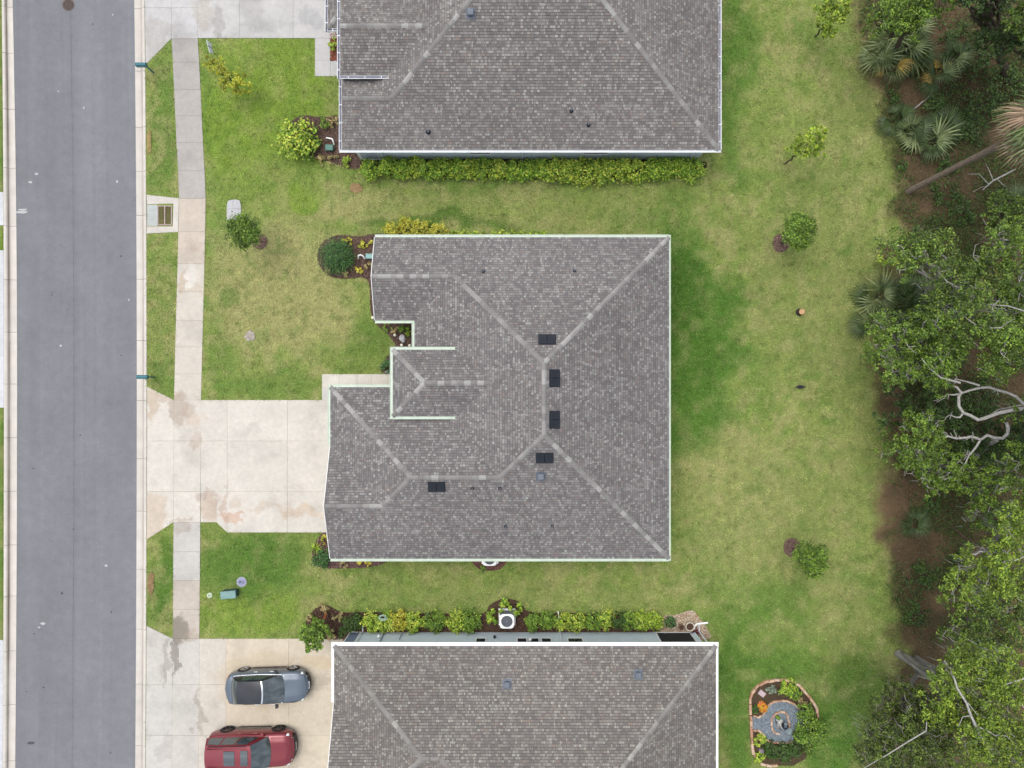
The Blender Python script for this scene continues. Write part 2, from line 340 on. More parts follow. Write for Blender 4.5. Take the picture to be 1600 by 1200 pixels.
kerb_line(kL_road, kL_back, [-160, -80, 10, 82, 170, 262, 353, 437, 519, 600, 684, 768, 852, 932, 1018, 1102, 1190, 1280, 1350], 'stained concrete kerb at the far left edge of the street', True)
# --- concrete slabs
STAINS_SHADE = [ # px,py,rx,ry,colour,strength
 (240, 632, 10, 26, srgb(205, 186, 165), .85), (262, 618, 20, 10, srgb(200, 180, 160), .7), (281, 640, 10, 30, srgb(186, 170, 155), .8), (293, 645, 9, 12, srgb(190, 172, 156), .6), (305, 660, 16, 14, srgb(214, 190, 168), .5),
 (308, 690, 6, 14, srgb(200, 180, 162), .6), (240, 800, 16, 40, srgb(212, 192, 170), .7), (330, 790, 14, 24, srgb(200, 178, 158), .75), (322, 772, 12, 6, srgb(190, 172, 160), .7), (352, 785, 4, 22, srgb(196, 170, 150), .6), (365, 806, 20, 6, srgb(205, 160, 130), .6), (372, 780, 8, 12, srgb(206, 186, 168), .5),
 (284, 812, 16, 5, srgb(190, 176, 160), .7), (285, 824, 12, 7, srgb(176, 166, 154), .6), (470, 800, 36, 8, srgb(214, 190, 164), .6), (440, 793, 60, 5, srgb(212, 192, 170), .5), (465, 765, 14, 10, srgb(200, 190, 178), .3), (405, 668, 10, 6, srgb(190, 186, 180), .4), (495, 668, 12, 6, srgb(190, 186, 180), .35),
 (282, 440, 7, 22, srgb(204, 184, 162), .75), (295, 430, 9, 18, srgb(240, 236, 228), .6), (300, 456, 14, 6, srgb(205, 188, 168), .5), (300, 384, 20, 8, srgb(196, 180, 164), .5), (310, 465, 6, 8, srgb(206, 188, 170), .5),
 (282, 980, 14, 22, srgb(132, 124, 112), .85), (276, 1025, 6, 30, srgb(140, 132, 124), .8), (262, 1030, 4, 40, srgb(160, 154, 148), .6), (310, 1110, 5, 40, srgb(170, 160, 148), .6), (255, 1048, 8, 14, srgb(170, 162, 154), .4), (300, 995, 14, 12, srgb(176, 160, 140), .5), (235, 1000, 10, 14, srgb(180, 174, 168), .4), (260, 1170, 10, 22, srgb(176, 170, 162), .35),
 (500, 1065, 18, 12, srgb(190, 178, 162), .6), (495, 1030, 20, 12, srgb(220, 190, 140), .35), (410, 1060, 70, 45, srgb(214, 196, 168), .5),  # the patch ahead of the sedan is its soft shade, painted on
 (340, 30, 10, 26, srgb(170, 166, 160), .6), (395, 20, 22, 26, srgb(172, 170, 166), .5), (318, 20, 12, 30, srgb(196, 186, 172), .5), (345, 52, 7, 6, srgb(150, 150, 148), .6), (420, 40, 40, 10, srgb(184, 184, 182), .5), (480, 30, 20, 16, srgb(172, 174, 178), .5), (250, 30, 16, 30, srgb(214, 214, 216), .4), (245, 60, 20, 30, srgb(178, 172, 164), .5), (290, 25, 16, 28, srgb(222, 222, 224), .4)]
def conc_paint(x, y, base):
    px = 800+x*FPX/CAM_H; py = 600-y*FPX/CAM_H
    c = np.broadcast_to(np.array(base), x.shape+(3,)).copy()
    wx = px+(fbm(x, y, 1.6, 4, 41)-.5)*34; wy = py+(fbm(x, y, 1.6, 4, 42)-.5)*34
    for bx, by, rx, ry, col, s in STAINS_SHADE:
        d = ((wx-bx)/rx)**2+((wy-by)/ry)**2; w = np.clip((1.3-d)*1.6, 0, 1)*s*.85
        c = c*(1-w[..., None])+np.array(col)*w[..., None]
    g = np.clip((fbm(x, y, .7, 4, 43)-.55)*3.5, 0, 1)*.16; c *= (1-g)[..., None]
    return c
SLAB_POLYS = []
def slab(parent, quadlist, base, z=.03, name='slab', joint=.0045):
    """quadlist: list of 4-corner pixel quads (corner order round), one concrete pour"""
    mb = MB(); base = np.array(base)*random.uniform(.965, 1.03)
    for q in quadlist:
        P = [Vector((*w2(a, b, z), 0)) for a, b in q]; c = sum(P, Vector())/4
        P = [p+(c-p).normalized()*joint*1.4 if (c-p).length > .01 else p for p in P]
        SLAB_POLYS.append([(p.x, p.y) for p in P])
        nu = max(2, int((P[1]-P[0]).length/.09)); nv = max(2, int((P[3]-P[0]).length/.09))
        nu = max(nu, int((P[2]-P[3]).length/.09)); nv = max(nv, int((P[2]-P[1]).length/.09))
        rows = []
        for i in range(nv+1):
            t = i/nv; A = P[0].lerp(P[3], t); B = P[1].lerp(P[2], t)
            rows.append([(*(A.lerp(B, s/nu).xy), z) for s in range(nu+1)])
        arr = np.array(rows); ctr = (arr[:-1, :-1]+arr[1:, 1:])/2
        cc = conc_paint(ctr[..., 0], ctr[..., 1], base)
        k = len(mb.f); mb.grid(rows); mb.c[k:] = [tuple(v) for v in cc.reshape(-1, 3)]
        r0 = [(p.x, p.y, z) for p in P]; r1 = [(p.x, p.y, z-.12) for p in P]
        mb.grid([r1, r0], tuple(base*.8), True)
    return mb.build(name, M_conc, parent)
C_grey = srgb(190, 185, 180); C_cream = srgb(221, 214, 202); C_white = srgb(224, 218, 208); C_tan = srgb(222, 210, 190); C_pale = srgb(208, 206, 204)
swL = lambda y: np.interp(y, [-200, 60, 130, 220, 300, 390, 530, 625, 816, 1000, 1400], [266, 268, 271.5, 275.5, 280, 278, 274, 271.8, 271, 270, 266])
swR = lambda y: np.interp(y, [-200, 60, 130, 220, 300, 390, 530, 625, 816, 1000, 1400], [308, 309, 313, 317, 321.5, 320, 316.5, 314, 313, 311.5, 309])
def structure(name, label, px, py):
    o = thing(name, label, None, W(px, py)); o['kind'] = 'structure'; return o
sw = structure('sidewalk', 'concrete sidewalk of square slabs parallel to the street', 295, 500)
def swslab(y0, y1, col): slab(sw, [[(swL(y0), y0), (swR(y0), y0), (swR(y1), y1), (swL(y1), y1)]], col)
js = [60, 97, 140, 181, 223, 267, 310]
for a, b in zip(js[:-1], js[1:]): swslab(a, b, C_grey)
js = [310, 362, 412, 456, 501, 542, 584, 625]
for a, b in zip(js[:-1], js[1:]): swslab(a, b, srgb(214, 202, 188) if a < 400 else C_cream)
js = [816, 862, 907, 952, 998]
for a, b in zip(js[:-1], js[1:]): swslab(a, b, srgb(208, 204, 198) if a < 900 else srgb(206, 196, 184))
drv = structure('driveway', 'pale concrete driveway of the middle house with a flared apron', 380, 725)
kb = lambda y: kR_back(y)+.4
for y0, y1, l0, l1 in ((604, 689, 604, 689), (689, 768, 689, 768), (768, 843, 768, 843)):
    ra = max(y0, 625); rb = min(y1, 816)
    slab(drv, [[(kb(y0), y0), (swL(ra), ra), (swL(rb), rb), (kb(y1), y1)]], C_white)
    slab(drv, [[(swL(ra), ra), (swR(ra), ra), (swR(rb), rb), (swL(rb), rb)]], C_white)
for (x0, x1) in ((314, 355), (355, 449), (449, 517)):
    for (y0, y1) in ((625, 689), (689, 768), (768, 832)):
        l0 = swR(700) if x0 == 314 else x0
        if y1 == 832 and x0 == 314: slab(drv, [[(l0, 768), (338, 768), (338, 816), (l0, 816)], [(338, 768), (355, 768), (355, 832), (338, 816)]], C_white, joint=.002)
        else: slab(drv, [[(l0, y0), (x1 if x1 < 517 else 546, y0), (x1 if x1 < 517 else 546, y1), (l0, y1)]], C_white)
wk = structure('front_walk', 'narrow pale front walk leading to the entry of the middle house', 560, 596)
for x0, x1 in ((503, 530), (530, 558), (558, 580), (580, 606), (606, 645)): slab(wk, [[(x0, 584.5), (x1, 584.5), (x1, 606), (x0, 606)]], srgb(232, 226, 214))
slab(wk, [[(503, 606), (530, 606), (530, 625), (503, 625)]], srgb(230, 226, 220))
drt = structure('driveway', 'grey concrete driveway of the upper house at the top edge', 400, 20)
slab(drt, [[(kb(0), 12), (swL(60), 12), (swL(60), 60), (kb(100), 101)]], C_pale)
slab(drt, [[(swL(60), 12), (swR(60), 12), (swR(60), 60), (swL(60), 60)]], C_pale)
for y0, y1 in ((-60, 12), (-130, -60)):
    slab(drt, [[(kb(0), y0), (swL(60), y0), (swL(60), y1), (kb(0), y1)]], C_pale); slab(drt, [[(swL(60), y0), (swR(60), y0), (swR(60), y1), (swL(60), y1)]], C_pale)
for x0, x1 in ((309, 374), (374, 458), (458, 532)):
    for y0, y1 in ((-130, -60), (-60, 0), (0, 59.5)): slab(drt, [[(x0, y0), (x1, y0), (x1, y1), (x0, y1)]], C_pale)
wkt = structure('front_walk', 'short grey front walk beside the upper house porch', 510, 90)
slab(wkt, [[(492, 59.5), (516, 59.5), (516, 95), (492, 95)]], C_pale); slab(wkt, [[(492, 95), (516, 95), (516, 119), (492, 119)]], C_pale); slab(wkt, [[(516, 95), (548, 95), (548, 119), (516, 119)]], C_pale)
drb = structure('driveway', 'tan concrete driveway of the lower house where two cars are parked', 400, 1100)
slab(drb, [[(kb(978), 978), (swL(998), 998), (swL(998), 1070), (kb(1070), 1070)]], srgb(214, 210, 202))
for y0, y1 in ((1070, 1149), (1149, 1230), (1230, 1310)): slab(drb, [[(kb(y0), y0), (swL(y0), y0), (swL(y1), y1), (kb(y1), y1)]], srgb(216, 212, 206))
for y0, y1 in ((998, 1070), (1070, 1149), (1149, 1230), (1230, 1310)):
    slab(drb, [[(swL(y0), y0), (swR(y0), y0), (swR(y1), y1), (swL(y1), y1)]], srgb(214, 210, 202))
    for x0, x1, c in ((312, 353, srgb(222, 214, 202)), (353, 451, C_tan), (451, 547, C_tan)):
        slab(drb, [[(swR(y0) if x0 == 312 else x0, y0), (x1, y0), (x1, y1), (swR(y1) if x0 == 312 else x0, y1)]], c)
for i, (y0, y1, lab) in enumerate(((300, 352, 'sliver of pale driveway across the street near the storm drain level'), (391, 637, 'wide strip of white driveway across the street at the left edge'), (1000, 1300, 'pale driveway sliver across the street at the lower left corner'))):
    d = structure('driveway', lab, 0, (y0+y1)/2); n = max(1, round((y1-y0)/82))
    for k in range(n):
        a = y0+(y1-y0)*k/n; b = y0+(y1-y0)*(k+1)/n
        slab(d, [[(-110, a), (kL_back(a)-.5, a), (kL_back(b)-.5, b), (-110, b)]], srgb(222, 224, 228))
# --- storm drain inlet
dr = thing('storm_drain', 'concrete storm drain inlet with a dark iron grate between kerb and sidewalk', 'drain', W(252, 335))
mb = MB(); zz = .035; cst = srgb(218, 212, 204)
o4 = pxpoly([(229.6, 304.5), (280, 310), (278.6, 362.5), (229.6, 365)]); i4 = pxpoly([(230.5, 319), (271, 318), (270, 354), (230.5, 354)])
for k in range(4):
    a, b = o4[k], o4[(k+1) % 4]; c, d = i4[(k+1) % 4], i4[k]
    mb.poly([(*a, zz), (*b, zz), (*c, zz-.03), (*d, zz-.03)], tuple(np.array(cst)*random.uniform(.95, 1.03)))
mb.grid([[(*p, -.1) for p in o4], [(*p, zz) for p in o4]], cst, True)
mb.build('apron', M_conc, dr); SLAB_POLYS.append(o4)
mb = MB(); g0 = pxpoly([(246.5, 321.5), (269, 321.5), (269, 352), (246.5, 352)]); x0, y1 = g0[0]; x1, y0 = g0[2]
f5 = pxpoly([(230.5, 320), (246, 320), (246, 353), (230.5, 353)]); mb.prism(f5[::-1], -.1, zz-.028, srgb(198, 204, 200)); mb.build('cover_slab', M_conc, dr)
mb = MB(); t = .05
for (a, b, c, d) in ((x0, x1, y0, y0+t), (x0, x1, y1-t, y1), (x0, x0+t, y0+t, y1-t), (x1-t, x1, y0+t, y1-t), ((x0+x1)/2-.03, (x0+x1)/2+.03, y0+t, y1-t)): mb.box(a, b, c, d, -.1, zz, srgb(196, 176, 172))
mb.build('frame', M_vcs, dr)
mb = MB(); mb.box(x0+.01, x1-.01, y0+.01, y1-.01, -.4, -.12, srgb(58, 40, 38))
for k in range(16): yy = y0+.07+(y1-y0-.14)*k/15; mb.box(x0+.05, x1-.05, yy-.014, yy+.014, -.05, zz-.012, srgb(104, 78, 74))
mb.build('grate', M_vcs, dr)
# manhole
mh = thing('manhole_cover', 'round brown iron manhole cover in the street at the top', 'manhole', (*w2(106, 7), ROADZ))
mb = MB(); cx, cy = w2(106, 7); mb.lathe([(.36, -.05), (.36, .005), (.31, .007), (.30, .0)], (cx, cy, ROADZ+.055), 28); mb.c = [srgb(122, 112, 108)]*len(mb.f); mb.build('rim', M_rust if False else M_vcs, mh)
mb = MB(); mb.lathe([(.295, -.02), (.295, .004)], (cx, cy, ROADZ+.055), 28, srgb(96, 84, 80))
for k in range(-3, 4): mb.box(cx-.2, cx+.2, cy+k*.065-.012, cy+k*.065+.012, ROADZ+.05, ROADZ+.066, srgb(112, 100, 96))
mb.build('lid', M_vcs, mh)
# ================================================================== houses
PITCH = 5/12; CSE = .143; COSP = 1/math.sqrt(1+PITCH**2)
def clip_poly(poly, cv):
    """clip 2D polygon to convex polygon cv (ccw)"""
    out = poly
    n = len(cv)
    for i in range(n):
        ax, ay = cv[i]; bx, by = cv[(i+1) % n]; ex, ey = bx-ax, by-ay
        inp = out; out = []
        if not inp: return []
        for k in range(len(inp)):
            p, q = inp[k], inp[(k+1) % len(inp)]
            dp = ex*(p[1]-ay)-ey*(p[0]-ax); dq = ex*(q[1]-ay)-ey*(q[0]-ax)
            if dp >= 0: out.append(p)
            if (dp >= 0) != (dq >= 0):
                t = dp/(dp-dq); out.append((p[0]+(q[0]-p[0])*t, p[1]+(q[1]-p[1])*t))
    return out
def ccw(p):
    a = sum(p[i][0]*p[(i+1) % len(p)][1]-p[(i+1) % len(p)][0]*p[i][1] for i in range(len(p)))
    return p if a > 0 else p[::-1]
SH = [np.array(srgb(*c)) for c in ((158, 152, 149), (149, 143, 141), (166, 161, 157), (142, 136, 135), (178, 174, 168), (186, 182, 177), (160, 147, 141), (136, 130, 129), (192, 189, 184))]
SHW = np.cumsum([.18, .18, .15, .13, .15, .10, .05, .06, .03])
class House:
    def __init__(s, name, label, base, seed):
        s.root = thing(name, label, 'house', base); s.faces = []; s.lines = []; s.seed = seed
        s.roof = None
    def face(s, eave, u, ze, pieces):
        """eave: a plan point on the eave line; u: unit plan vector up the slope"""
        s.faces.append((Vector(eave), Vector(u), ze, [ccw(p) for p in pieces]))
    def zf(s, f, x, y): return f[2]+((x-f[0].x)*f[1].x+(y-f[0].y)*f[1].y)*PITCH
    def build_roof(s, tint=(1, 1, 1)):
        mb = MB(); tint = np.array(tint)
        for f in s.faces:
            for p in f[3]:
                mb.poly([(x, y, s.zf(f, x, y)) for x, y in p], tuple(np.array(srgb(108, 103, 102))*tint)); mb.poly([(x, y, s.zf(f, x, y)-.14) for x, y in p[::-1]], (.5, .5, .5))
        s.roof = mb.build('roof', M_shing, s.root)
        mb = MB(); rnd = random.Random(s.seed)
        for fi, f in enumerate(s.faces):
            e, u, ze, pieces = f; v = Vector((-u.y, u.x))
            allp = [q for p in pieces for q in p]
            us = [(Vector(q)-e).dot(u) for q in allp]; vsn = [(Vector(q)-e).dot(v) for q in allp]
            umax = max(us); vmin, vmax = min(vsn), max(vsn); du = CSE*COSP; nc = int(umax/du)+1
            for c in range(-1 if False else 0, nc):
                a = c*du; pos = vmin-rnd.random()*.3
                hi = True
                while pos < vmax:
                    ci = int(np.searchsorted(SHW, rnd.random()*SHW[-1])); k = rnd.uniform(.95, 1.05); w = rnd.choice((.08, .1, .13, .15)) if ci in (4, 5, 8) else rnd.choice((.08, .1, .13, .16, .2, .24))
                    lift = .016 if hi else .009
                    if not hi: ci = min(ci, 3) if rnd.random() < .75 else ci
                    hi = not hi if rnd.random() < .8 else hi
                    gap = .006
                    r = [(a+(.0 if hi else .008), pos+gap), (a+(.0 if hi else .008), pos+w-gap), (a+du*.9, pos+w-gap), (a+du*.9, pos+gap)]; pos += w
                    pts = [(e.x+u.x*p+v.x*q, e.y+u.y*p+v.y*q) for p, q in r]
                    if all(abs(y) > 25.5 for _, y in pts): continue
                    for cv in pieces:
                        cl = clip_poly(ccw(pts), cv)
                        if len(cl) < 3: continue
                        top = []
                        for x, y in cl:
                            t = ((x-e.x)*u.x+(y-e.y)*u.y-a)/du
                            top.append((x, y, s.zf(f, x, y)+lift*(1-.55*t)+.002))
                        col = tuple(SH[ci]*k*tint)
                        mb.poly(top, col)
                        # butt edge
                        low = [q for q in top if abs((q[0]-e.x)*u.x+(q[1]-e.y)*u.y-a) < .012]
                        if len(low) == 2:
                            d = tuple(SH[7]*.8*tint); p0, p1 = low
                            mb.poly([p0, p1, (p1[0], p1[1], p1[2]-lift-.001), (p0[0], p0[1], p0[2]-lift-.001)], d)
        o = mb.build('shingles', M_shing, s.roof); o['kind'] = 'stuff'
    def ridges(s, segs, tint=(.83, .84, .845), step=.33):
        meshes = {}
        for drop in (PITCH, PITCH*.7071):
            mb = MB(); h = .122; z = .03
            L = step*1.08
            top = [[(0, -h, -h*drop+.012), (L, -h, -h*drop+.004)], [(0, -.03, z), (L, -.03, z-.012)], [(0, .03, z), (L, .03, z-.012)], [(0, h, -h*drop+.012), (L, h, -h*drop+.004)]]
            mb.grid(top); mb.poly([top[k][0] for k in range(4)], (.4, .4, .4)); mb.poly([top[0][0], top[0][1], (L, -h, -h*drop-.02), (0, -h, -h*drop-.02)], (.5, .5, .5)); mb.poly([top[3][1], top[3][0], (0, h, -h*drop-.02), (L, h, -h*drop-.02)], (.5, .5, .5))
            meshes[drop] = mb.mesh('ridge_cap', M_cap)
        rnd = random.Random(s.seed+5)
        for a, b in segs:
            A, B = Vector(a), Vector(b)
            if A.z > B.z: A, B = B, A          # laid from the low end upwards
            d = B-A; n = max(1, int(d.length/step)); t = d.normalized(); hip = abs(t.z) > .1
            y = Vector((-t.y, t.x, 0)).normalized(); zz = t.cross(y)
            for k in range(n):
                P = A+d*(k/n)
                if abs(P.y) > 25: continue
                M = Matrix(((t.x, y.x, zz.x, P.x), (t.y, y.y, zz.y, P.y), (t.z, y.z, zz.z, P.z+.016), (0, 0, 0, 1)))
                o = bpy.data.objects.new('ridge_cap', meshes[PITCH*.7071 if hip else PITCH]); o.matrix_world = M
                c = np.array(rnd.choice(((168, 165, 162), (154, 150, 148), (178, 175, 171), (194, 192, 188), (162, 159, 156), (160, 157, 154)))); c = np.array(srgb(*c))*np.array(tint)
                o.color = (*c, 1); COL.objects.link(o); o.parent = s.roof
    def gutter(s, a, b, z, n, m, inner, hang=.75, cover=False, w=.125):
        """open channel along plan segment a-b, outward normal n"""
        A, B = Vector((*a, z)), Vector((*b, z)); n = Vector((*n, 0)); t = (B-A).normalized()
        prof = [(.0, .0), (.0, -.12), (w-.02, -.12), (w, 0), (w-.022, 0), (w-.035, -.1), (.016, -.1), (.016, 0)]
        mb = MB(); rows = [[P+n*o+Vector((0, 0, h)) for o, h in prof] for P in (A, B)]
        mb.grid(rows, closed=True); mb.poly(rows[0]); mb.poly(rows[1][::-1]); g = mb.build('gutter', m, s.root)
        mb = MB(); L = (B-A).length; k = max(2, round(L/hang))
        for i in range(k):
            P = A+t*(L*(i+.5)/k); mb.grid([[P+n*.005+t*.02, P+n*(w-.005)+t*.02], [P+n*.005-t*.02, P+n*(w-.005)-t*.02]]); q = [P+n*.005+t*.02+Vector((0, 0, -.012)), P+n*(w-.005)+t*.02+Vector((0, 0, -.012)), P+n*(w-.005)-t*.02+Vector((0, 0, -.012)), P+n*.005-t*.02+Vector((0, 0, -.012))]; mb.poly(q)
        for i in range(len(mb.v)): mb.v[i] = (mb.v[i][0], mb.v[i][1], mb.v[i][2]+.006)
        hg = mb.build('hanger', m, g); hg['kind'] = 'stuff'
        mb = MB(); zi = -.03 if cover else -.085
        lo, hi = (.017, w-.026) if cover else (.017, w-.036)
        mb.poly([A+n*lo+Vector((0, 0, zi)), B+n*lo+Vector((0, 0, zi)), B+n*hi+Vector((0, 0, zi-.005)), A+n*hi+Vector((0, 0, zi-.005))]); mb.build('channel_floor' if not cover else 'leaf_guard', inner, g)
        # fascia and soffit behind it
        mb = MB(); p = [A-n*.004, B-n*.004, B-n*.004+Vector((0, 0, -.17)), A-n*.004+Vector((0, 0, -.17))]; mb.poly(p); q = [v-n*.025 for v in p]; mb.poly(q[::-1]); mb.poly([p[3], p[2], q[2], q[3]])
        mb.build('fascia', M_white, s.root)
        return g
    def rake(s, pts, m):
        for a, b in zip(pts[:-1], pts[1:]):
            mb = MB(); A, B = Vector(a), Vector(b)
            mb.poly([A, B, B+Vector((0, 0, -.18)), A+Vector((0, 0, -.18))]); o = Vector((-.02, 0, 0)); mb.poly([A+o, B+o, B+o+Vector((0, 0, -.18)), A+o+Vector((0, 0, -.18))]); mb.poly([A+Vector((0, 0, .012)), B+Vector((0, 0, .012)), B+o*1.5+Vector((0, 0, .012)), A+o*1.5+Vector((0, 0, .012))])
            mb.build('rake_board', m, s.root)
    def walls(s, segs, m, h=2.72):
        for a, b in segs:
            mb = MB(); A, B = Vector((*a, -.05)), Vector((*b, -.05)); n = Vector((B.y-A.y, A.x-B.x, 0)).normalized()*.18
            up = Vector((0, 0, h+.05)); mb.poly([A, B, B+up, A+up]); mb.poly([B-n, A-n, A-n+up, B-n+up]); mb.poly([A+up, B+up, B+up-n, A+up-n]); mb.build('wall', m, s.root)
    def window(s, a, b, z0, z1, n, glass=None, name='window', frame=M_white):
        """opening on wall between plan points a,b facing n"""
        A, B = Vector((*a, 0)), Vector((*b, 0)); n = Vector((*n, 0)); t = (B-A).normalized(); Z = Vector((0, 0, 1))
        mb = MB(); mb.poly([A+n*.012+Z*z0, B+n*.012+Z*z0, B+n*.012+Z*z1, A+n*.012+Z*z1]); g = mb.build(name, glass or M_glass, s.root)
        mb = MB(); f = .05
        def bar(P, Q, wd):
            mb2 = [P+n*.002, Q+n*.002, Q+n*.03, P+n*.03]; d = (Q-P).normalized(); w = d.cross(n)*wd
            r0 = [P+n*.002-w/2, P+n*.035-w/2, P+n*.035+w/2, P+n*.002+w/2]; r1 = [v+(Q-P) for v in r0]; mb.grid([r0, r1], closed=True); mb.poly(r0); mb.poly(r1[::-1])
        bar(A+Z*z0, B+Z*z0, f); bar(A+Z*z1, B+Z*z1, f); bar(A+Z*(z0+f/2), A+Z*(z1-f/2), f); bar(B+Z*(z0+f/2), B+Z*(z1-f/2), f)
        mb.build('frame', frame, g); return g
    def hood_vent(s, px, py, fi, horiz, w=.86, d=.48):
        """off-ridge vent: shallow black hood of two joined pans, on face fi"""
        f = s.faces[fi]; z = f[2]
        for _ in range(6): P = W(px, py, z+.08); z = s.zf(f, P.x, P.y)
        e, u = f[0], f[1]; v = Vector((-u.y, u.x)); U = Vector((u.x, u.y, PITCH)).normalized(); V = Vector((v.x, v.y, 0)); Nn = V.cross(U); Nn = Nn if Nn.z > 0 else -Nn
        C = Vector((P.x, P.y, z+.02)); M = Matrix(((V.x, U.x, Nn.x, C.x), (V.y, U.y, Nn.y, C.y), (V.z, U.z, Nn.z, C.z), (0, 0, 0, 1)))
        mb = MB(); mb.box(-w/2-.02, w/2+.02, -d/2-.02, d/2+.06, 0, .012, M=M); r = mb.build('roof_vent', M_blackm, s.root)
        for k in (-1, 1):
            mb = MB(); x0, x1 = (-w/2, -.012) if k < 0 else (.012, w/2)
            rows = [[(x0, -d/2, .012), (x1, -d/2, .012)], [(x0, -d/2, .1), (x1, -d/2, .1)], [(x0+.015, -d/2+.05, .115), (x1-.015, -d/2+.05, .115)], [(x0+.02, d/2, .05), (x1-.02, d/2, .05)], [(x0+.02, d/2, .012), (x1-.02, d/2, .012)]]
            rows = [[M @ Vector(p) for p in r_] for r_ in rows]; mb.grid(rows); mb.poly([r_[0] for r_ in rows]); mb.poly([r_[1] for r_ in rows][::-1])
            for q in range(3):
                xx = x0+(x1-x0)*(q+1)/4; mb.box(xx-.006, xx+.006, -d/2+.06, d/2-.05, .09, .118, M=M)
            mb.build('hood', M_blackm, r)
    def pipe_vent(s, px, py, fi, r=.05, h=.22):
        f = s.faces[fi]; z = f[2]
        for _ in range(6): P = W(px, py, z+h*.5); z = s.zf(f, P.x, P.y)
        mb = MB(); mb.lathe([(r, -.1), (r, h), (r*.72, h), (r*.72, h-.08)], (P.x, P.y, z), 12); o = mb.build('vent_pipe', M_plasg, s.root, True)
        mb = MB(); mb.lathe([(r*2.4, -.09), (r*2.2, .03), (r*1.2, .09)], (P.x, P.y, z), 12); mb.build('boot', M_blackm, o, True)
    def box_vent(s, px, py, fi):
        f = s.faces[fi]; z = f[2]
        for _ in range(6): P = W(px, py, z+.2); z = s.zf(f, P.x, P.y)
        mb = MB(); mb.lathe([(.15, -.1), (.15, .16)], (P.x, P.y, z), 14); o = mb.build('exhaust_vent', M_galv, s.root)
        mb = MB(); mb.box(P.x-.17, P.x+.17, P.y-.17, P.y+.17, z+.16, z+.24, bev=.04); mb.build('cap', M_galv, o); mb = MB(); e = [(P.x+dx, P.y+dy) for dx, dy in ((-.24, -.24), (.24, -.24), (.24, .24), (-.24, .24))]
        mb.poly([(x, y, s.zf(f, x, y)+.025) for x, y in e]); mb.build('flashing', M_galv, o)
    def downspout(s, a, n, m, z1=2.6):
        A = Vector((*a, 0)); n = Vector((*n, 0)); mb = MB()
        mb.tube([A+n*.06+Vector((0, 0, .08)), A+n*.06+Vector((0, 0, z1-.4)), A+n*.28+Vector((0, 0, z1))], .04, 4); mb.tube([A+n*.06+Vector((0, 0, .09)), A+n*.4+Vector((0, 0, .04))], .042, 4); mb.build('downspout', m, s.root)
M_plasg = mat('grey_pipe', (.14, .16, .2), rough=.6)
ZE = 2.8
# ---------- middle house
H1 = House('house', 'middle house with grey shingle hip roof, pale green gutters and black roof vents', (0, 0, 0), 11)
Xe, Xw, XL, Yn, Ys, Rr = 8.45, -5.25, -9.78, 7.9, -9.4, 6.85
rx = 1.6; A1 = (rx, Yn-Rr); B1 = (rx, Ys+Rr); zr = ZE+Rr*PITCH
XN = -7.38; gh = 2.24; C1 = (Xw+gh, Yn-gh); gy = Yn-2*gh
wn = -.17; hw = (wn-Ys)/2; G1 = (XL+hw, Ys+hw); Hh = (Xw+hw, Ys+hw); gg = 3.04; F1 = (XL+gg, Ys+gg); gb = Ys+2*gg
H1.face((0, Yn), (0, -1), ZE, [[(XN, Yn), (C1[0], Yn), C1, (XN, C1[1])], [(C1[0], Yn), (Xe, Yn), A1, C1]])              # 0 north
H1.face((Xe, 0), (-1, 0), ZE, [[(Xe, Yn), (Xe, Ys), B1, A1]])                                                          # 1 east
H1.face((0, Ys), (0, 1), ZE, [[(XL, Ys), (F1[0], Ys), F1, (XL, F1[1])], [(F1[0], Ys), (G1[0], Ys), G1, F1], [(G1[0], Ys), (Hh[0], Ys), Hh, G1], [(Hh[0], Ys), (B1[0], Ys), B1, Hh], [(B1[0], Ys), (Xe, Ys), B1]])   # 2 south
H1.face((0, gb), (0, -1), ZE, [[(XL, gb), (XL, F1[1]), F1]])                                                            # 3
H1.face((XL, 0), (1, 0), ZE, [[(XL, wn), (XL, gb), F1, G1]])                                                            # 4
H1.face((0, wn), (0, -1), ZE, [[(XL, wn), G1, Hh, (Xw, wn)]])                                                           # 5
H1.face((Xw, 0), (1, 0), ZE, [[(Xw, gy), C1, A1, B1, Hh, (Xw, wn)]])                                                    # 6 west
H1.face((0, gy), (0, 1), ZE, [[(XN, gy), (Xw, gy), C1, (XN, C1[1])]])                                                   # 7
PX0, PYt, PYb, PZ = -6.25, 1.80, -1.70, 3.8; ph = (PYt-PYb)/2; pm = (PYt+PYb)/2; pe = Xw+(PZ-ZE)/PITCH; pq = Xw+(PZ+ph*PITCH-ZE)/PITCH; P1 = (PX0+ph, pm)
H1.face((PX0, 0), (1, 0), PZ, [[(PX0, PYt), (PX0, PYb), P1]])                                                           # 8
H1.face((0, PYt), (0, -1), PZ, [[(PX0, PYt), P1, (pq, pm), (pe, PYt)]])
H1.face((0, PYb), (0, 1), PZ, [[(PX0, PYb), P1, (pq, pm), (pe, PYb)]])
H1.build_roof((.80, .825, .85))
z3 = lambda p, z: (p[0], p[1], z)
zg = ZE+gh*PITCH; zw = ZE+hw*PITCH; zgg = ZE+gg*PITCH; zp = PZ+ph*PITCH
H1.ridges([(z3((XN, C1[1]), zg), z3(C1, zg)), (z3(C1, zg), z3(A1, zr)), (z3(A1, zr), z3(B1, zr)), ((Xe, Yn, ZE), z3(A1, zr)), ((Xe, Ys, ZE), z3(B1, zr)), (z3(Hh, zw), z3(B1, zr)), (z3(G1, zw), z3(Hh, zw)), (z3(F1, zgg), z3(G1, zw)), ((XL, F1[1], zgg), z3(F1, zgg)), ((XL, wn, ZE), z3(G1, zw)), ((PX0, PYt, PZ), z3(P1, zp)), ((PX0, PYb, PZ), z3(P1, zp)), (z3(P1, zp), (pq, pm, zp))])
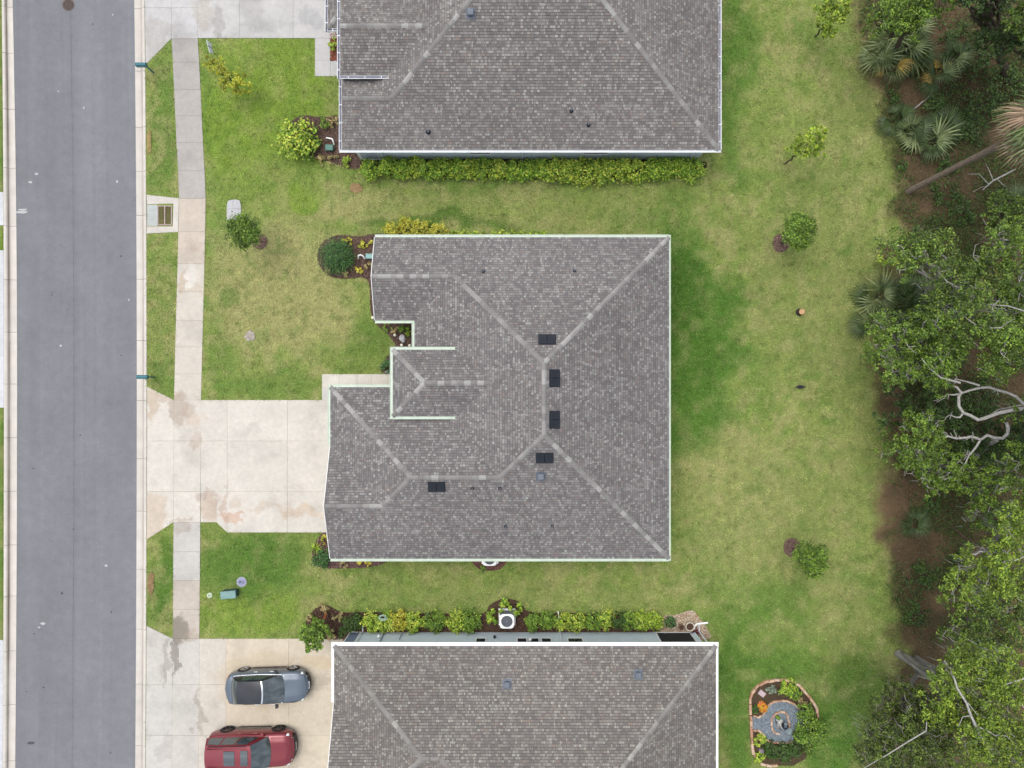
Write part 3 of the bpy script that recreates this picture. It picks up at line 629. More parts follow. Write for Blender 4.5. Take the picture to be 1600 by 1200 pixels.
def gut(Hs, a, b, z, n, m, inner, **k): return Hs.gutter(a, b, z-.01, n, m, inner, **k)
gc = dict(cover=True, hang=.9, w=.15)
gut(H1, (XN, Yn), (Xe, Yn), ZE, (0, 1), M_gutc, M_gutc, **gc); gut(H1, (Xe, Yn+.13), (Xe, Ys-.13), ZE, (1, 0), M_gutc, M_gutc, cover=True, hang=.9, w=.10)
gut(H1, (XL, Ys), (Xe, Ys), ZE, (0, -1), M_gutc, M_gutc, **gc); gut(H1, (XL, wn+.14), (XL, gb), ZE, (-1, 0), M_gutc, M_gutc, **gc); gut(H1, (XL, wn), (PX0+.3, wn), ZE, (0, 1), M_gutc, M_gutc, **gc)
gut(H1, (XN, gy), (Xw, gy), ZE, (0, -1), M_gutc, M_gutc, **gc); gut(H1, (Xw, gy), (Xw, PYt-.4), ZE, (-1, 0), M_gutc, M_gutc, **gc)
gut(H1, (PX0, PYt), (pe, PYt), PZ, (0, 1), M_gutc, M_gutc, **gc); gut(H1, (PX0, PYb), (pe, PYb), PZ, (0, -1), M_gutc, M_gutc, **gc); gut(H1, (PX0, PYt+.14), (PX0, PYb-.14), PZ, (-1, 0), M_gutc, M_gutc, **gc)
H1.rake([(XL-.01, gb, ZE), (XL-.01, F1[1], zgg), (XL-.01, Ys, ZE)], M_white); H1.rake([(XN-.01, Yn, ZE), (XN-.01, C1[1], zg), (XN-.01, gy, ZE)], M_white)
o_ = .42
wl = [(Xe-o_, Ys+o_), (Xe-o_, Yn-o_), (XN+o_, Yn-o_), (XN+o_, gy+o_), (Xw+o_, gy+o_), (Xw+o_, wn-o_), (XL+o_, wn-o_), (XL+o_, Ys+o_)]
H1.walls([(wl[i], wl[(i+1) % 8]) for i in range(8)], M_wallc)
def gable(Hs, X, y0, y1, zt, m):
    mb = MB(); ym = (y0+y1)/2; mb.poly([(X-.004, y0, 2.7), (X-.004, y1, 2.7), (X-.004, ym, zt-.16)]); mb.poly([(X+.15, y1, 2.7), (X+.15, y0, 2.7), (X+.15, ym, zt-.16)]); mb.build('gable_wall', m, Hs.root)
gable(H1, XL+o_, gb, Ys, zgg, M_wallc); gable(H1, XN+o_, gy, Yn, zg, M_wallc)
mb = MB()
for py in (PYt-.3, PYb+.3): mb.box(PX0+.2, PX0+.5, py-.15, py+.15, 0, PZ-.15)
mb.box(PX0+.2, pe, PYb+.16, PYb+.30, 2.9, PZ-.14); mb.box(PX0+.2, pe, PYt-.30, PYt-.16, 2.9, PZ-.14); mb.build('porch', M_wallc, H1.root)
H1.window((XL+o_, -2.7), (XL+o_, -8.2), .02, 2.3, (-1, 0), M_white, 'garage_door'); H1.window((XN+o_, 6.6), (XN+o_, 4.9), .8, 2.2, (-1, 0)); H1.window((Xw+o_, 1.0), (Xw+o_, -.1), .02, 2.3, (-1, 0), mat('door_paint', (.12, .09, .07), rough=.4), 'front_door')
for y in (-6, -1, 4): H1.window((Xe-o_, y), (Xe-o_, y+1.8), .7, 2.2, (1, 0))
for x in (-4, 3): H1.window((x, Yn-o_), (x+1.4, Yn-o_), .9, 2.2, (0, 1)); H1.window((x, Ys+o_), (x+1.4, Ys+o_), .9, 2.2, (0, -1))
for px, py, fi in ((855, 530, 0), (867, 591, 1), (867, 656, 1), (851, 716, 2), (682, 761, 2)): H1.hood_vent(px, py, fi, 0)
for px, py, fi in ((755, 424, 0), (898, 423, 0), (738, 763, 2), (781, 763, 2), (790, 823, 2), (863, 822, 2)): H1.pipe_vent(px, py, fi, .04, .18)
H1.box_vent(845, 745, 2)
# ---------- upper house
H2 = House('house', 'upper house at the top edge with grey shingle roof and white open gutters', (1, 21, 0), 23)
Xe, Xw, XL, Ys, Yn = 11.13, -8.7, -9.17, 12.6, 30.0; hd = (Yn-Ys)/2; A2 = (Xw+hd, Ys+hd); B2 = (Xe-hd, Ys+hd); zr = ZE+hd*PITCH
g2 = 2.39; C2 = (Xw+g2, Ys+g2); XG = -8.93; s_ = XG-XL
H2.face((0, Ys), (0, 1), ZE, [[(XG, Ys), (C2[0], Ys), C2, (XG, C2[1])], [(XL, Ys), (XG, Ys), (XG, Ys+s_)], [(C2[0], Ys), (A2[0], Ys), A2, C2], [(A2[0], Ys), (B2[0], Ys), B2, A2], [(B2[0], Ys), (Xe, Ys), B2]])
H2.face((Xe, 0), (-1, 0), ZE, [[(Xe, Ys), (Xe, Yn), B2]])
H2.face((0, Yn), (0, -1), ZE, [[(Xw, Yn), (Xe, Yn), B2, A2]])
H2.face((Xw, 0), (1, 0), ZE, [[(Xw, Yn), (Xw, Ys+2*g2), C2, A2]])
H2.face((0, Ys+2*g2), (0, -1), ZE, [[(XG, Ys+2*g2), (XG, C2[1]), C2, (Xw, Ys+2*g2)]])
H2.face((XL, 0), (1, 0), ZE, [[(XL, Ys+2*g2), (XL, Ys), (XG, Ys+s_), (XG, Ys+2*g2)]])
Q0, Qb, QZ = -9.03, 16.19, 3.75; q2 = 2.17; qe = Xw+(QZ-ZE)/PITCH; qq = Xw+(QZ+q2*PITCH-ZE)/PITCH; QG = Q0+.2
H2.face((0, Qb), (0, 1), QZ, [[(QG, Qb), (qe, Qb), (qq, Qb+q2), (QG, Qb+q2)], [(Q0, Qb), (QG, Qb), (QG, Qb+.2)]])
H2.face((0, Qb+2*q2), (0, -1), QZ, [[(QG, Qb+2*q2), (qe, Qb+2*q2), (qq, Qb+q2), (QG, Qb+q2)], [(Q0, Qb+2*q2), (QG, Qb+2*q2), (QG, Qb+2*q2-.2)]])
H2.face((Q0, 0), (1, 0), QZ, [[(Q0, Qb), (Q0, Qb+2*q2), (QG, Qb+2*q2-.2), (QG, Qb+.2)]])
K0, Kb, kh = -9.92, 19.15, 4.4
H2.face((K0, 0), (1, 0), ZE, [[(K0, Kb), (K0, Kb+2*kh), (K0+kh, Kb+kh)]])
H2.face((0, Kb), (0, 1), ZE, [[(K0, Kb), (Xw, Kb), (Xw+kh, Kb+kh), (K0+kh, Kb+kh)]])
H2.build_roof((.82, .835, .83))
zg = ZE+g2*PITCH
H2.ridges([((XG, C2[1], zg), z3(C2, zg)), (z3(C2, zg), z3(A2, zr)), ((Xe, Ys, ZE), z3(B2, zr)), (z3(A2, zr), z3(B2, zr)), ((QG, Qb+q2, QZ+q2*PITCH), (qq, Qb+q2, QZ+q2*PITCH)), ((K0, Kb, ZE), (K0+kh, Kb+kh, ZE+kh*PITCH))])
gw = dict(hang=.92, w=.15)
gut(H2, (XL-.14, Ys), (Xe+.14, Ys), ZE, (0, -1), M_gutw, M_gutw, hang=.92, w=.13); gut(H2, (Xe, Ys), (Xe, Yn), ZE, (1, 0), M_gutw, M_gutd, **gw); gut(H2, (XL, Ys), (XL, Qb+.3), ZE, (-1, 0), M_gutw, M_gutd, **gw)
gut(H2, (Q0, Qb), (qe, Qb), QZ, (0, -1), M_gutw, M_gutd, **gw); gut(H2, (Q0, Qb-.15), (Q0, Qb+2*q2), QZ, (-1, 0), M_gutw, M_gutd, **gw)
gut(H2, (K0, Kb-.15), (K0, Kb+2*kh), ZE, (-1, 0), M_gutw, M_gutd, **gw); gut(H2, (K0, Kb), (Q0+.2, Kb), ZE, (0, -1), M_gutw, M_gutd, **gw)
yw = 12.98
H2.walls([((-8.75, yw), (Xe-.4, yw)), ((Xe-.4, yw), (Xe-.4, Yn-.4)), ((Xe-.4, Yn-.4), (K0+.4, Yn-.4)), ((K0+.4, Yn-.4), (K0+.4, Kb+.4)), ((K0+.4, Kb+.4), (-8.3, Kb+.4)), ((-8.3, Kb+.4), (-8.3, 17.1)), ((-8.3, 17.1), (-8.75, 17.1)), ((-8.75, 17.1), (-8.75, yw))], M_wallb)
mb = MB()
for X, ya, yb, zb, zt in ((XG+.02, Ys+.2, Ys+2*g2-.1, 2.85, zg), (QG+.02, Qb+.2, Qb+2*q2-.2, QZ+.05, QZ+q2*PITCH)): mb.poly([(X, ya, zb), (X, yb, zb), (X, (ya+yb)/2, zt-.05)])
mb.box(Q0+.25, qe, Qb+.2, Qb+.35, 2.6, QZ-.13); mb.box(Q0+.25, Q0+.4, Qb+.36, Qb+2*q2-.2, 2.6, QZ-.13); mb.box(Q0+.25, Q0+.55, Qb+.36, Qb+.6, 0, 2.6); mb.build('gable_wall', M_wallb, H2.root)
H2.window((-2.4, yw), (-1.2, yw), 1.0, 2.25, (0, -1)); H2.window((4, yw), (5.4, yw), 1.0, 2.2, (0, -1)); H2.window((K0+.4, 21), (K0+.4, 26.5), .02, 2.3, (-1, 0), M_white, 'garage_door')
H2.window((-8.6, yw), (-7.55, yw), .05, 2.2, (0, -1), mat('door_grey', (.42, .47, .55), rough=.5), 'side_door')
H2.downspout((-7.35, yw), (0, -1), M_gutw); H2.downspout((.6, yw), (0, -1), M_gutw); H2.downspout((10.2, yw), (0, -1), M_gutw)
H2.box_vent(735, 18, 0); H2.pipe_vent(669, 205, 0, .06, .2); H2.pipe_vent(893, 172, 0, .05, .2); H2.pipe_vent(920, 194, 0, .05, .2)
# ---------- lower house
H3 = House('house', 'lower house at the bottom edge with grey shingle roof and white gutters', (1, -22.5, 0), 37)
Xe, Xw, XL, Yn, Ys = 10.98, -8.6, -9.58, -14.1, -31.5; hd = (Yn-Ys)/2; A3 = (Xw+hd, Yn-hd); B3 = (Xe-hd, Yn-hd); zr = ZE+hd*PITCH
k5 = 5.0; G3 = (XL+k5, Yn-k5); H3h = (Xw+k5, Yn-k5); gb3 = -17.15; Yw = Yn-2*k5; g3 = (gb3-Yw)/2; F3 = (XL+g3, Yw+g3)
H3.face((0, Yn), (0, -1), ZE, [[(XL, Yn), (G3[0], Yn), G3], [(G3[0], Yn), (H3h[0], Yn), H3h, G3], [(H3h[0], Yn), (A3[0], Yn), A3, H3h], [(A3[0], Yn), (B3[0], Yn), B3, A3], [(B3[0], Yn), (Xe, Yn), B3]])
H3.face((XL, 0), (1, 0), ZE, [[(XL, Yn), (XL, gb3), F3, G3]])
H3.face((0, gb3), (0, -1), ZE, [[(XL, gb3), (XL, F3[1]), F3]])
H3.face((0, Yw), (0, 1), ZE, [[(XL, Yw), (Xw, Yw), F3, (XL, F3[1])], [(Xw, Yw), H3h, G3, F3]])
H3.face((Xw, 0), (1, 0), ZE, [[(Xw, Yw), H3h, A3, (Xw, Ys)]])
H3.face((Xe, 0), (-1, 0), ZE, [[(Xe, Yn), (Xe, Ys), B3]])
H3.face((0, Ys), (0, 1), ZE, [[(Xw, Ys), (Xe, Ys), B3, A3]])
H3.build_roof((.81, .815, .785))
z5 = ZE+k5*PITCH; zf3 = ZE+g3*PITCH
H3.ridges([((XL, Yn, ZE), z3(G3, z5)), (z3(G3, z5), z3(H3h, z5)), (z3(H3h, z5), z3(A3, zr)), (z3(F3, zf3), z3(G3, z5)), ((XL, F3[1], zf3), z3(F3, zf3)), ((Xe, Yn, ZE), z3(B3, zr)), (z3(A3, zr), z3(B3, zr))], (.82, .82, .80))
gut(H3, (XL-.15, Yn), (Xe+.15, Yn), ZE, (0, 1), M_gutw, M_white, cover=True, w=.2); gut(H3, (Xe, Yn), (Xe, Ys), ZE, (1, 0), M_gutw, M_white, cover=True, w=.13); gut(H3, (XL, Yn), (XL, gb3), ZE, (-1, 0), M_gutw, M_white, cover=True, w=.15)
H3.rake([(XL-.01, gb3, ZE), (XL-.01, F3[1], zf3), (XL-.01, Yw, ZE)], M_white)
yw = -14.33
H3.walls([((Xe-.4, yw), (-9.15, yw)), ((-9.15, yw), (-9.15, Yw+.4)), ((-9.15, Yw+.4), (-8.2, Yw+.4)), ((-8.2, Yw+.4), (-8.2, Ys+.4)), ((-8.2, Ys+.4), (Xe-.4, Ys+.4)), ((Xe-.4, Ys+.4), (Xe-.4, yw))], M_wallb)
gable(H3, -9.152, gb3, Yw, zf3, M_wallb); H3.window((-9.15, -18.2), (-9.15, -23.2), .02, 2.3, (-1, 0), M_white, 'garage_door')
gx = lambda px, z: (px-800)*(CAM_H-z)/FPX
for a, b in ((744, 759), (808, 823), (827, 842), (846, 861), (887, 910)): H3.window((gx(a, 1.2), yw), (gx(b, 1.2), yw), 1.0, 2.25, (0, 1))
H3.window((gx(1024, 0), yw), (gx(1077, 0), yw), .12, 2.45, (0, 1), M_screen, 'lanai_screen')
H3.window((gx(545, 0)+.1, yw), (gx(564, 0), yw), .05, 2.1, (0, 1), mat('door_slate', (.16, .2, .27), rough=.5), 'side_door')
H3.downspout((gx(567, 0), yw), (0, 1), M_gutw); H3.downspout((gx(875, 0), yw), (0, 1), M_gutw); H3.downspout((gx(1092, 0), yw), (0, 1), M_gutw)
mb = MB(); mb.tube([(gx(602, 0), yw+.05, .1), (gx(602, 0), yw+.05, 2.5)], .025, 6); mb.tube([(gx(873, 0)-9.0, yw+.04, .4), (gx(873, 0)-9.0, yw+.04, 1.3)], .02, 5); mb.build('conduit', M_plasg, H3.root)
mb = MB(); mb.box(gx(771, 1), gx(771, 1)+.14, yw+.005, yw+.12, .85, 1.05); mb.build('disconnect_box', M_blackm, H3.root)
for px in (592, 828): mb = MB(); mb.lathe([(.02, 0), (.07, .02), (.09, .08), (.06, .14), (.01, .16)], (gx(px, 1), yw+.14, 1.5 if px > 700 else 1.0), 10); mb.tube([(gx(px, 1), yw, 1.55 if px > 700 else 1.05), (gx(px, 1), yw+.14, 1.55 if px > 700 else 1.05)], .02, 5); mb.build('wall_light', M_white, H3.root, True)
H3.box_vent(792, 1071, 0); H3.box_vent(998, 1056, 0)
FOOT = [wl, [(-9.2, 12.7), (11, 12.7), (11, 30), (-9.2, 30)], [(-9.3, -14.2), (10.8, -14.2), (10.8, -31), (-9.3, -31)]]
# ================================================================== planting
def P_(*cs): return [np.array(srgb(*c)) for c in cs]
PAL = dict(
 hedge=P_((140, 182, 60), (118, 162, 52), (172, 206, 66), (212, 228, 82), (98, 140, 46)),
 hedge2=P_((200, 218, 74), (166, 198, 62), (130, 168, 56), (222, 230, 98), (100, 140, 46)),
 gold=P_((214, 210, 70), (190, 192, 58), (230, 222, 100), (156, 172, 58), (190, 176, 56)),
 goldtree=P_((204, 206, 56), (180, 188, 48), (214, 212, 80), (146, 168, 50)),
 deep=P_((70, 116, 54), (58, 102, 48), (88, 134, 66), (108, 152, 80), (48, 86, 42)),
 lime=P_((178, 206, 64), (150, 186, 54), (200, 218, 84), (122, 158, 48)),
 mid=P_((128, 164, 56), (102, 138, 46), (154, 186, 68), (82, 114, 40)),
 oak=P_((112, 146, 56), (90, 122, 46), (138, 168, 66), (160, 188, 76), (72, 100, 40)),
 oakb=P_((124, 158, 54), (102, 136, 46), (152, 182, 66), (82, 114, 38)),
 oaky=P_((146, 176, 54), (118, 150, 46), (174, 198, 68), (92, 122, 38)),
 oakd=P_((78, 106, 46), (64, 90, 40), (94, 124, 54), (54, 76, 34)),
 olive=P_((106, 130, 50), (86, 108, 42), (128, 150, 58), (70, 90, 36)),
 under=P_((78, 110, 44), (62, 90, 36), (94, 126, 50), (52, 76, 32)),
 red=P_((120, 34, 50), (140, 44, 60), (96, 26, 40)), grey=P_((140, 156, 132), (120, 138, 116), (160, 172, 150)), orange=P_((230, 150, 40), (240, 180, 50), (220, 110, 40), (236, 200, 70)), yellow=P_((228, 216, 60), (206, 190, 50), (236, 228, 110)),
 tan=P_((190, 170, 120), (170, 150, 104), (206, 190, 130), (140, 140, 80)))
def unit(v): return v/np.maximum(np.linalg.norm(v, axis=-1, keepdims=True), 1e-9)
def leafquads(C, size, up=.6, asp=.5, rng=RNG, out=None):
    n = len(C); nr = rng.normal(size=(n, 3)); nr[:, 2] = np.abs(nr[:, 2])+up*2
    if out is not None: nr += out*1.2
    nr = unit(nr); t = unit(np.cross(nr, rng.normal(size=(n, 3)))); b = np.cross(nr, t); s = (size*rng.uniform(.65, 1.3, n))[:, None]
    return np.stack([C-t*s, C+b*s*asp-t*s*.1, C+t*s, C-b*s*asp-t*s*.1], 1)
def pick(pal, n, rng=RNG, w=None):
    p = np.array(PAL[pal]); return p[rng.integers(0, len(p), n)]*rng.uniform(.85, 1.15, (n, 1))
def clump_points(c, r, n, flat=.7, rng=RNG):
    """leaf positions: twig-sized bunches over an uneven ellipsoid"""
    k = max(4, int(n/22)); d = unit(rng.normal(size=(k, 3))); d[:, 2] = np.where(d[:, 2] < -.35, -d[:, 2], d[:, 2])
    rad = r*rng.uniform(.45, 1.08, (k, 1)); sc = np.array(c)+d*rad*np.array([1, 1, flat])
    i = rng.integers(0, k, n); return sc[i]+rng.normal(size=(n, 3))*r*.105, unit(d[i]), i
def crown(parent, clumps, pal, dens, size, name='crown', up=.5, flat=.7, rng=RNG, asp=.5, tone=1.0):
    Vs, Cs = [], []
    for (c, r) in clumps:
        n = int(dens*r*r*12); pts, d, i = clump_points(c, r, n, flat, rng); Vs.append(leafquads(pts, size, up, asp, rng, d*.5))
        tw = (rng.uniform(.6, 1.35, i.max()+1))[i][:, None]*rng.uniform(.78, 1.18); Cs.append(pick(pal, n, rng)*tw*tone)
    return quads(name, np.concatenate(Vs), np.concatenate(Cs), M_leaf, parent)
def limb(mb, a, b, r0, r1, col, wob=.12, n=6, rng=random):
    a, b = Vector(a), Vector(b); L = (b-a).length; pts = [a]
    for k in range(1, n): t = k/n; pts.append(a.lerp(b, t)+Vector((rng.uniform(-1, 1), rng.uniform(-1, 1), rng.uniform(-.5, .8)))*L*wob*math.sin(t*3.14))
    pts.append(b); mb.tube(pts, [r0+(r1-r0)*k/n for k in range(n+1)], 6, col); return pts
def moss(parent, spots, L=(.5, 1.2), n=26, col=(190, 190, 184)):
    Vs, Cs = [], []
    for c in spots:
        p = np.array(c)+RNG.normal(size=(n, 3))*np.array([.28, .28, .12]); l = RNG.uniform(*L, n)*RNG.uniform(.5, 1, n)
        w = RNG.uniform(.006, .018, n); a = RNG.uniform(0, 6.28, n); dx = np.stack([np.cos(a)*w, np.sin(a)*w, 0*w], 1); dn = np.stack([RNG.normal(0, .10, n), RNG.normal(0, .10, n), -l], 1)
        Vs.append(np.stack([p-dx, p+dx, p+dn*.6+dx*.8, p+dn], 1)); Cs.append(np.array(srgb(*col))*RNG.uniform(.7, 1.2, (n, 1)))
    o = quads('spanish_moss', np.concatenate(Vs), np.concatenate(Cs), M_moss, parent); o['kind'] = 'stuff'; return o
BARK = srgb(176, 172, 166); BARKD = srgb(104, 92, 82)
def tree(name, label, base, clumps, pal, dens=26, size=.07, trunk=.06, group=None, cat='tree', col=BARKD, extra=None, mossn=0, up=.5, limbs=True, mossL=(.5, 1.2)):
    """clumps: (px, py, z, r metres)"""
    B = W(*base); t = thing(name, label, cat, B, group)
    cl = [(W(px, py, z), r) for px, py, z, r in clumps]
    cen = sum((c for c, r in cl), Vector())/len(cl); mb = MB(); fork = B.lerp(cen, .5); fork.z = max(.35, cen.z*.5)
    limb(mb, B+Vector((0, 0, -.1)), fork, trunk, trunk*.75, col, .05)
    if limbs:
        for c, r in cl:
            limb(mb, fork, Vector(c)-Vector((0, 0, r*.2)), trunk*.6, trunk*.18, col, .1)
            if trunk > .1:
                for q in range(1):
                    a = random.uniform(0, 6.28); e = Vector(c)+Vector((math.cos(a)*r*.95, math.sin(a)*r*.95, r*random.uniform(.35, .75))); m_ = limb(mb, Vector(c)-Vector((0, 0, r*.1)), e, trunk*.2, .012, col, .22, 5)
                    limb(mb, m_[3], m_[3]+Vector((random.uniform(-.5, .5), random.uniform(-.5, .5), random.uniform(.1, .5)))*r, .02, .008, col, .2, 3)
    if extra:
        for pts, rads in extra: mb.tube([W(*p) for p in pts], [q*(.6 if pts[0][2] > .5 else 1) for q in rads], 7, srgb(196, 193, 188) if pts[0][2] > .5 else BARK)
    mb.build('trunk', M_bark, t, True)
    crown(t, cl, pal, dens, size, up=up, tone=.8 if trunk > .1 else .88)
    if mossn:
        sp = []
        for k in range(int(mossn*.5)): c, r = random.choice(cl); sp.append(Vector(c)+Vector((random.uniform(-1, 1)*r, random.uniform(-1, 1)*r, r*.15)))
        moss(t, sp, mossL)
    return t
def shrub(name, label, px, py, r, h, pal, group=None, n=None, size=.06, cat='shrub', sq=1.0, up=.5, z0=0, asp=.5):
    """leafy mound; px,py is where the middle of its top is seen"""
    c = W(px, py, h*.6+z0); t = thing(name, label, cat, (c.x, c.y, z0), group); n = n or int(150*r*r/size*.055+60)
    k = max(5, int(n/16)); d = unit(RNG.normal(size=(k, 3))); d[:, 2] = np.abs(d[:, 2]); rad = RNG.uniform(.55, 1.05, (k, 1))
    sc = np.array((c.x, c.y, z0+h*.25))+d*rad*np.array([r, r*sq, h*.75]); i = RNG.integers(0, k, n)
    pts = sc[i]+RNG.normal(size=(n, 3))*np.array([r*.14, r*.14, h*.08]); pts[:, 2] = np.maximum(pts[:, 2], z0+.03)
    V = leafquads(pts, size, up, asp, RNG, unit(d[i])*.6); C = pick(pal, n)*RNG.uniform(.8, 1.2, k)[i][:, None]
    quads('foliage', V, C, M_leaf, t)
    mb = MB()
    for q in range(5): a = q*1.257+RNG.uniform(0, 1); mb.tube([(c.x, c.y, z0-.05), (c.x+math.cos(a)*r*.25, c.y+math.sin(a)*r*.25*sq, z0+h*.35), (c.x+math.cos(a)*r*.6, c.y+math.sin(a)*r*.6*sq, z0+h*.7)], [.018, .014, .006], 5, BARKD)
    mb.build('stem', M_bark, t); return t
def rosette(name, label, px, py, r, h, pal, nb=16, w=.035, group=None, cat='plant', z0=0):
    c = W(px, py, h*.5+z0); t = thing(name, label, cat, (c.x, c.y, z0), group); mb = MB(); pal = PAL[pal]
    for k in range(nb):
        a = k*2.4+random.uniform(-.2, .2); el = random.uniform(.25, 1.2); L = r*random.uniform(.8, 1.1); d = Vector((math.cos(a), math.sin(a), 0)); s = Vector((-d.y, d.x, 0)); col = tuple(random.choice(pal)*random.uniform(.85, 1.15))
        p0 = Vector((c.x, c.y, z0)); p1 = p0+d*L*.5+Vector((0, 0, h*(.5+.5*math.sin(el)))); p2 = p0+d*L+Vector((0, 0, h*math.sin(el)*.8))
        mb.grid([[p0-s*w*.5, p0+Vector((0, 0, .01)), p0+s*w*.5], [p1-s*w, p1-Vector((0, 0, .015)), p1+s*w], [p2-s*.004, p2, p2+s*.004]], col)
    mb.build('foliage', M_leaf, t); return t
# ---------------- mulch beds
def smooth_poly(pts, n=3):
    P = [Vector((*p, 0)) for p in pts]
    for _ in range(2):
        Q = []
        for i in range(len(P)): a, b = P[i], P[(i+1) % len(P)]; Q += [a.lerp(b, .25), a.lerp(b, .75)]
        P = Q
    return [(p.x, p.y) for p in P]
BEDS = []
def bed(label, pts, col=(112, 92, 84), smooth=True, z=.035, chips=260, name='mulch_bed', csz=.05, cols=None):
    P = pxpoly(pts); P = smooth_poly(P) if smooth else P; P = ccw(P); BEDS.append(P)
    t = thing(name, label, 'mulch' if cols is None else 'gravel', (sum(p[0] for p in P)/len(P), sum(p[1] for p in P)/len(P), 0)); t['kind'] = 'stuff'
    xs = [p[0] for p in P]; ys = [p[1] for p in P]; cx, cy = sum(xs)/len(P), sum(ys)/len(P)
    mb = MB(); rim = [(x, y, -.03) for x, y in P]
    def ins(d):
        o = []
        for i, (x, y) in enumerate(P):
            a = Vector(P[i-1]); b = Vector(P[(i+1) % len(P)]); tn = (b-a).normalized(); o.append((x-tn.y*d, y+tn.x*d))
        return o
    r1 = ins(.02); mb.grid([rim, [(x, y, z*.4) for x, y in r1]], srgb(*[c*.72 for c in col]), True); mb.poly([(x, y, z*.4) for x, y in r1], srgb(*col)); mb.build('soil', M_soil, t)
    area = abs(sum(P[i-1][0]*P[i][1]-P[i][0]*P[i-1][1] for i in range(len(P)))/2); n = int(area*chips*1.6)
    x = RNG.uniform(min(xs), max(xs), n*3); y = RNG.uniform(min(ys), max(ys), n*3); m = inpoly(x, y, P); x, y = x[m][:n], y[m][:n]
    C = np.stack([x, y, RNG.uniform(.4, 1.2, len(x))*z+.008], 1); V = leafquads(C, csz, .9, .35)
    pc = np.array([srgb(*c) for c in (cols or [(col[0]*k, col[1]*k, col[2]*k*.98) for k in (.6, .8, 1, 1.15, 1.35)])])
    o = quads('chips', V, pc[RNG.integers(0, len(pc), len(x))]*RNG.uniform(.8, 1.2, (len(x), 1)), M_litter, t); o['kind'] = 'stuff'; return t
bed('brown mulch bed curving round the green mound shrub at the middle house front', [(660, 364), (585, 364), (560, 370), (545, 367), (525, 367), (508, 374), (497, 388), (495, 404), (502, 422), (515, 432), (530, 436), (550, 436), (568, 433), (577, 440), (578, 470), (579, 492), (588, 508), (602, 518), (612, 530), (620, 540), (606, 556), (597, 570), (593, 585), (660, 584)])
bed('mulch bed round the big bush at the upper house corner', [(470, 178), (505, 184), (540, 178), (560, 236), (570, 262), (548, 266), (530, 258), (510, 252), (490, 246), (462, 240), (446, 220), (448, 195)])
bed('dark mulch strip under the long hedge of the upper house', [(560, 236), (1104, 240), (1104, 276), (900, 284), (700, 276), (566, 274)], (84, 74, 60))
bed('mulch bed with a spiky plant at the garage corner of the middle house', [(514, 828), (501, 834), (494, 846), (487, 862), (488, 880), (503, 888), (545, 889), (606, 883), (606, 860), (530, 828)], (118, 92, 90))
bed('mulch patch round the air conditioner of the middle house', [(734, 870), (742, 886), (758, 893), (780, 891), (792, 880), (796, 868)], (120, 88, 82))
bed('dark mulch strip along the hedge of the lower house', [(476, 978), (482, 960), (499, 945), (517, 946), (532, 957), (560, 956), (700, 958), (758, 960), (763, 946), (780, 936), (802, 935), (817, 944), (824, 958), (900, 957), (1034, 962), (1040, 996), (520, 1004), (490, 992)], (96, 76, 66))
bed('pale pebble bed at the back corner of the lower house', [(1030, 962), (1060, 960), (1082, 950), (1094, 966), (1108, 985), (1112, 1002), (1030, 998)], (196, 178, 154), name='pebble_bed', csz=.06, chips=300, cols=[(222, 206, 180), (200, 176, 150), (180, 140, 112), (236, 226, 208), (170, 150, 132)])
bed('red mulch patch beside the upper house porch', [(515.5, 50), (534, 50), (534, 96), (515.5, 96)], (146, 92, 76), smooth=False)
for px, py, r, lab in ((406, 377, 13, 'bare mulch ring at the foot of the round bush tree in the front lawn'), (1220, 380, 15, 'mulch ring under the dark green bush tree in the upper back lawn'), (1237, 855, 15, 'reddish mulch ring under the bush tree in the lower back lawn')):
    bed(lab, [(px+r*math.cos(k*.628)*random.uniform(.9, 1.1), py+r*math.sin(k*.628)*random.uniform(.9, 1.1)) for k in range(10)][::-1], (132, 108, 100))
GARDEN = pxpoly([(1171, 1092), (1174, 1081), (1182, 1071), (1194, 1064), (1208, 1061.5), (1224, 1061), (1239, 1064), (1248, 1069), (1256, 1079), (1264, 1088), (1271, 1097), (1276, 1107), (1278, 1120), (1277, 1140), (1272, 1160), (1258, 1185), (1240, 1196), (1202, 1196), (1190, 1193), (1182, 1187), (1176, 1177), (1174, 1160), (1172, 1130)])
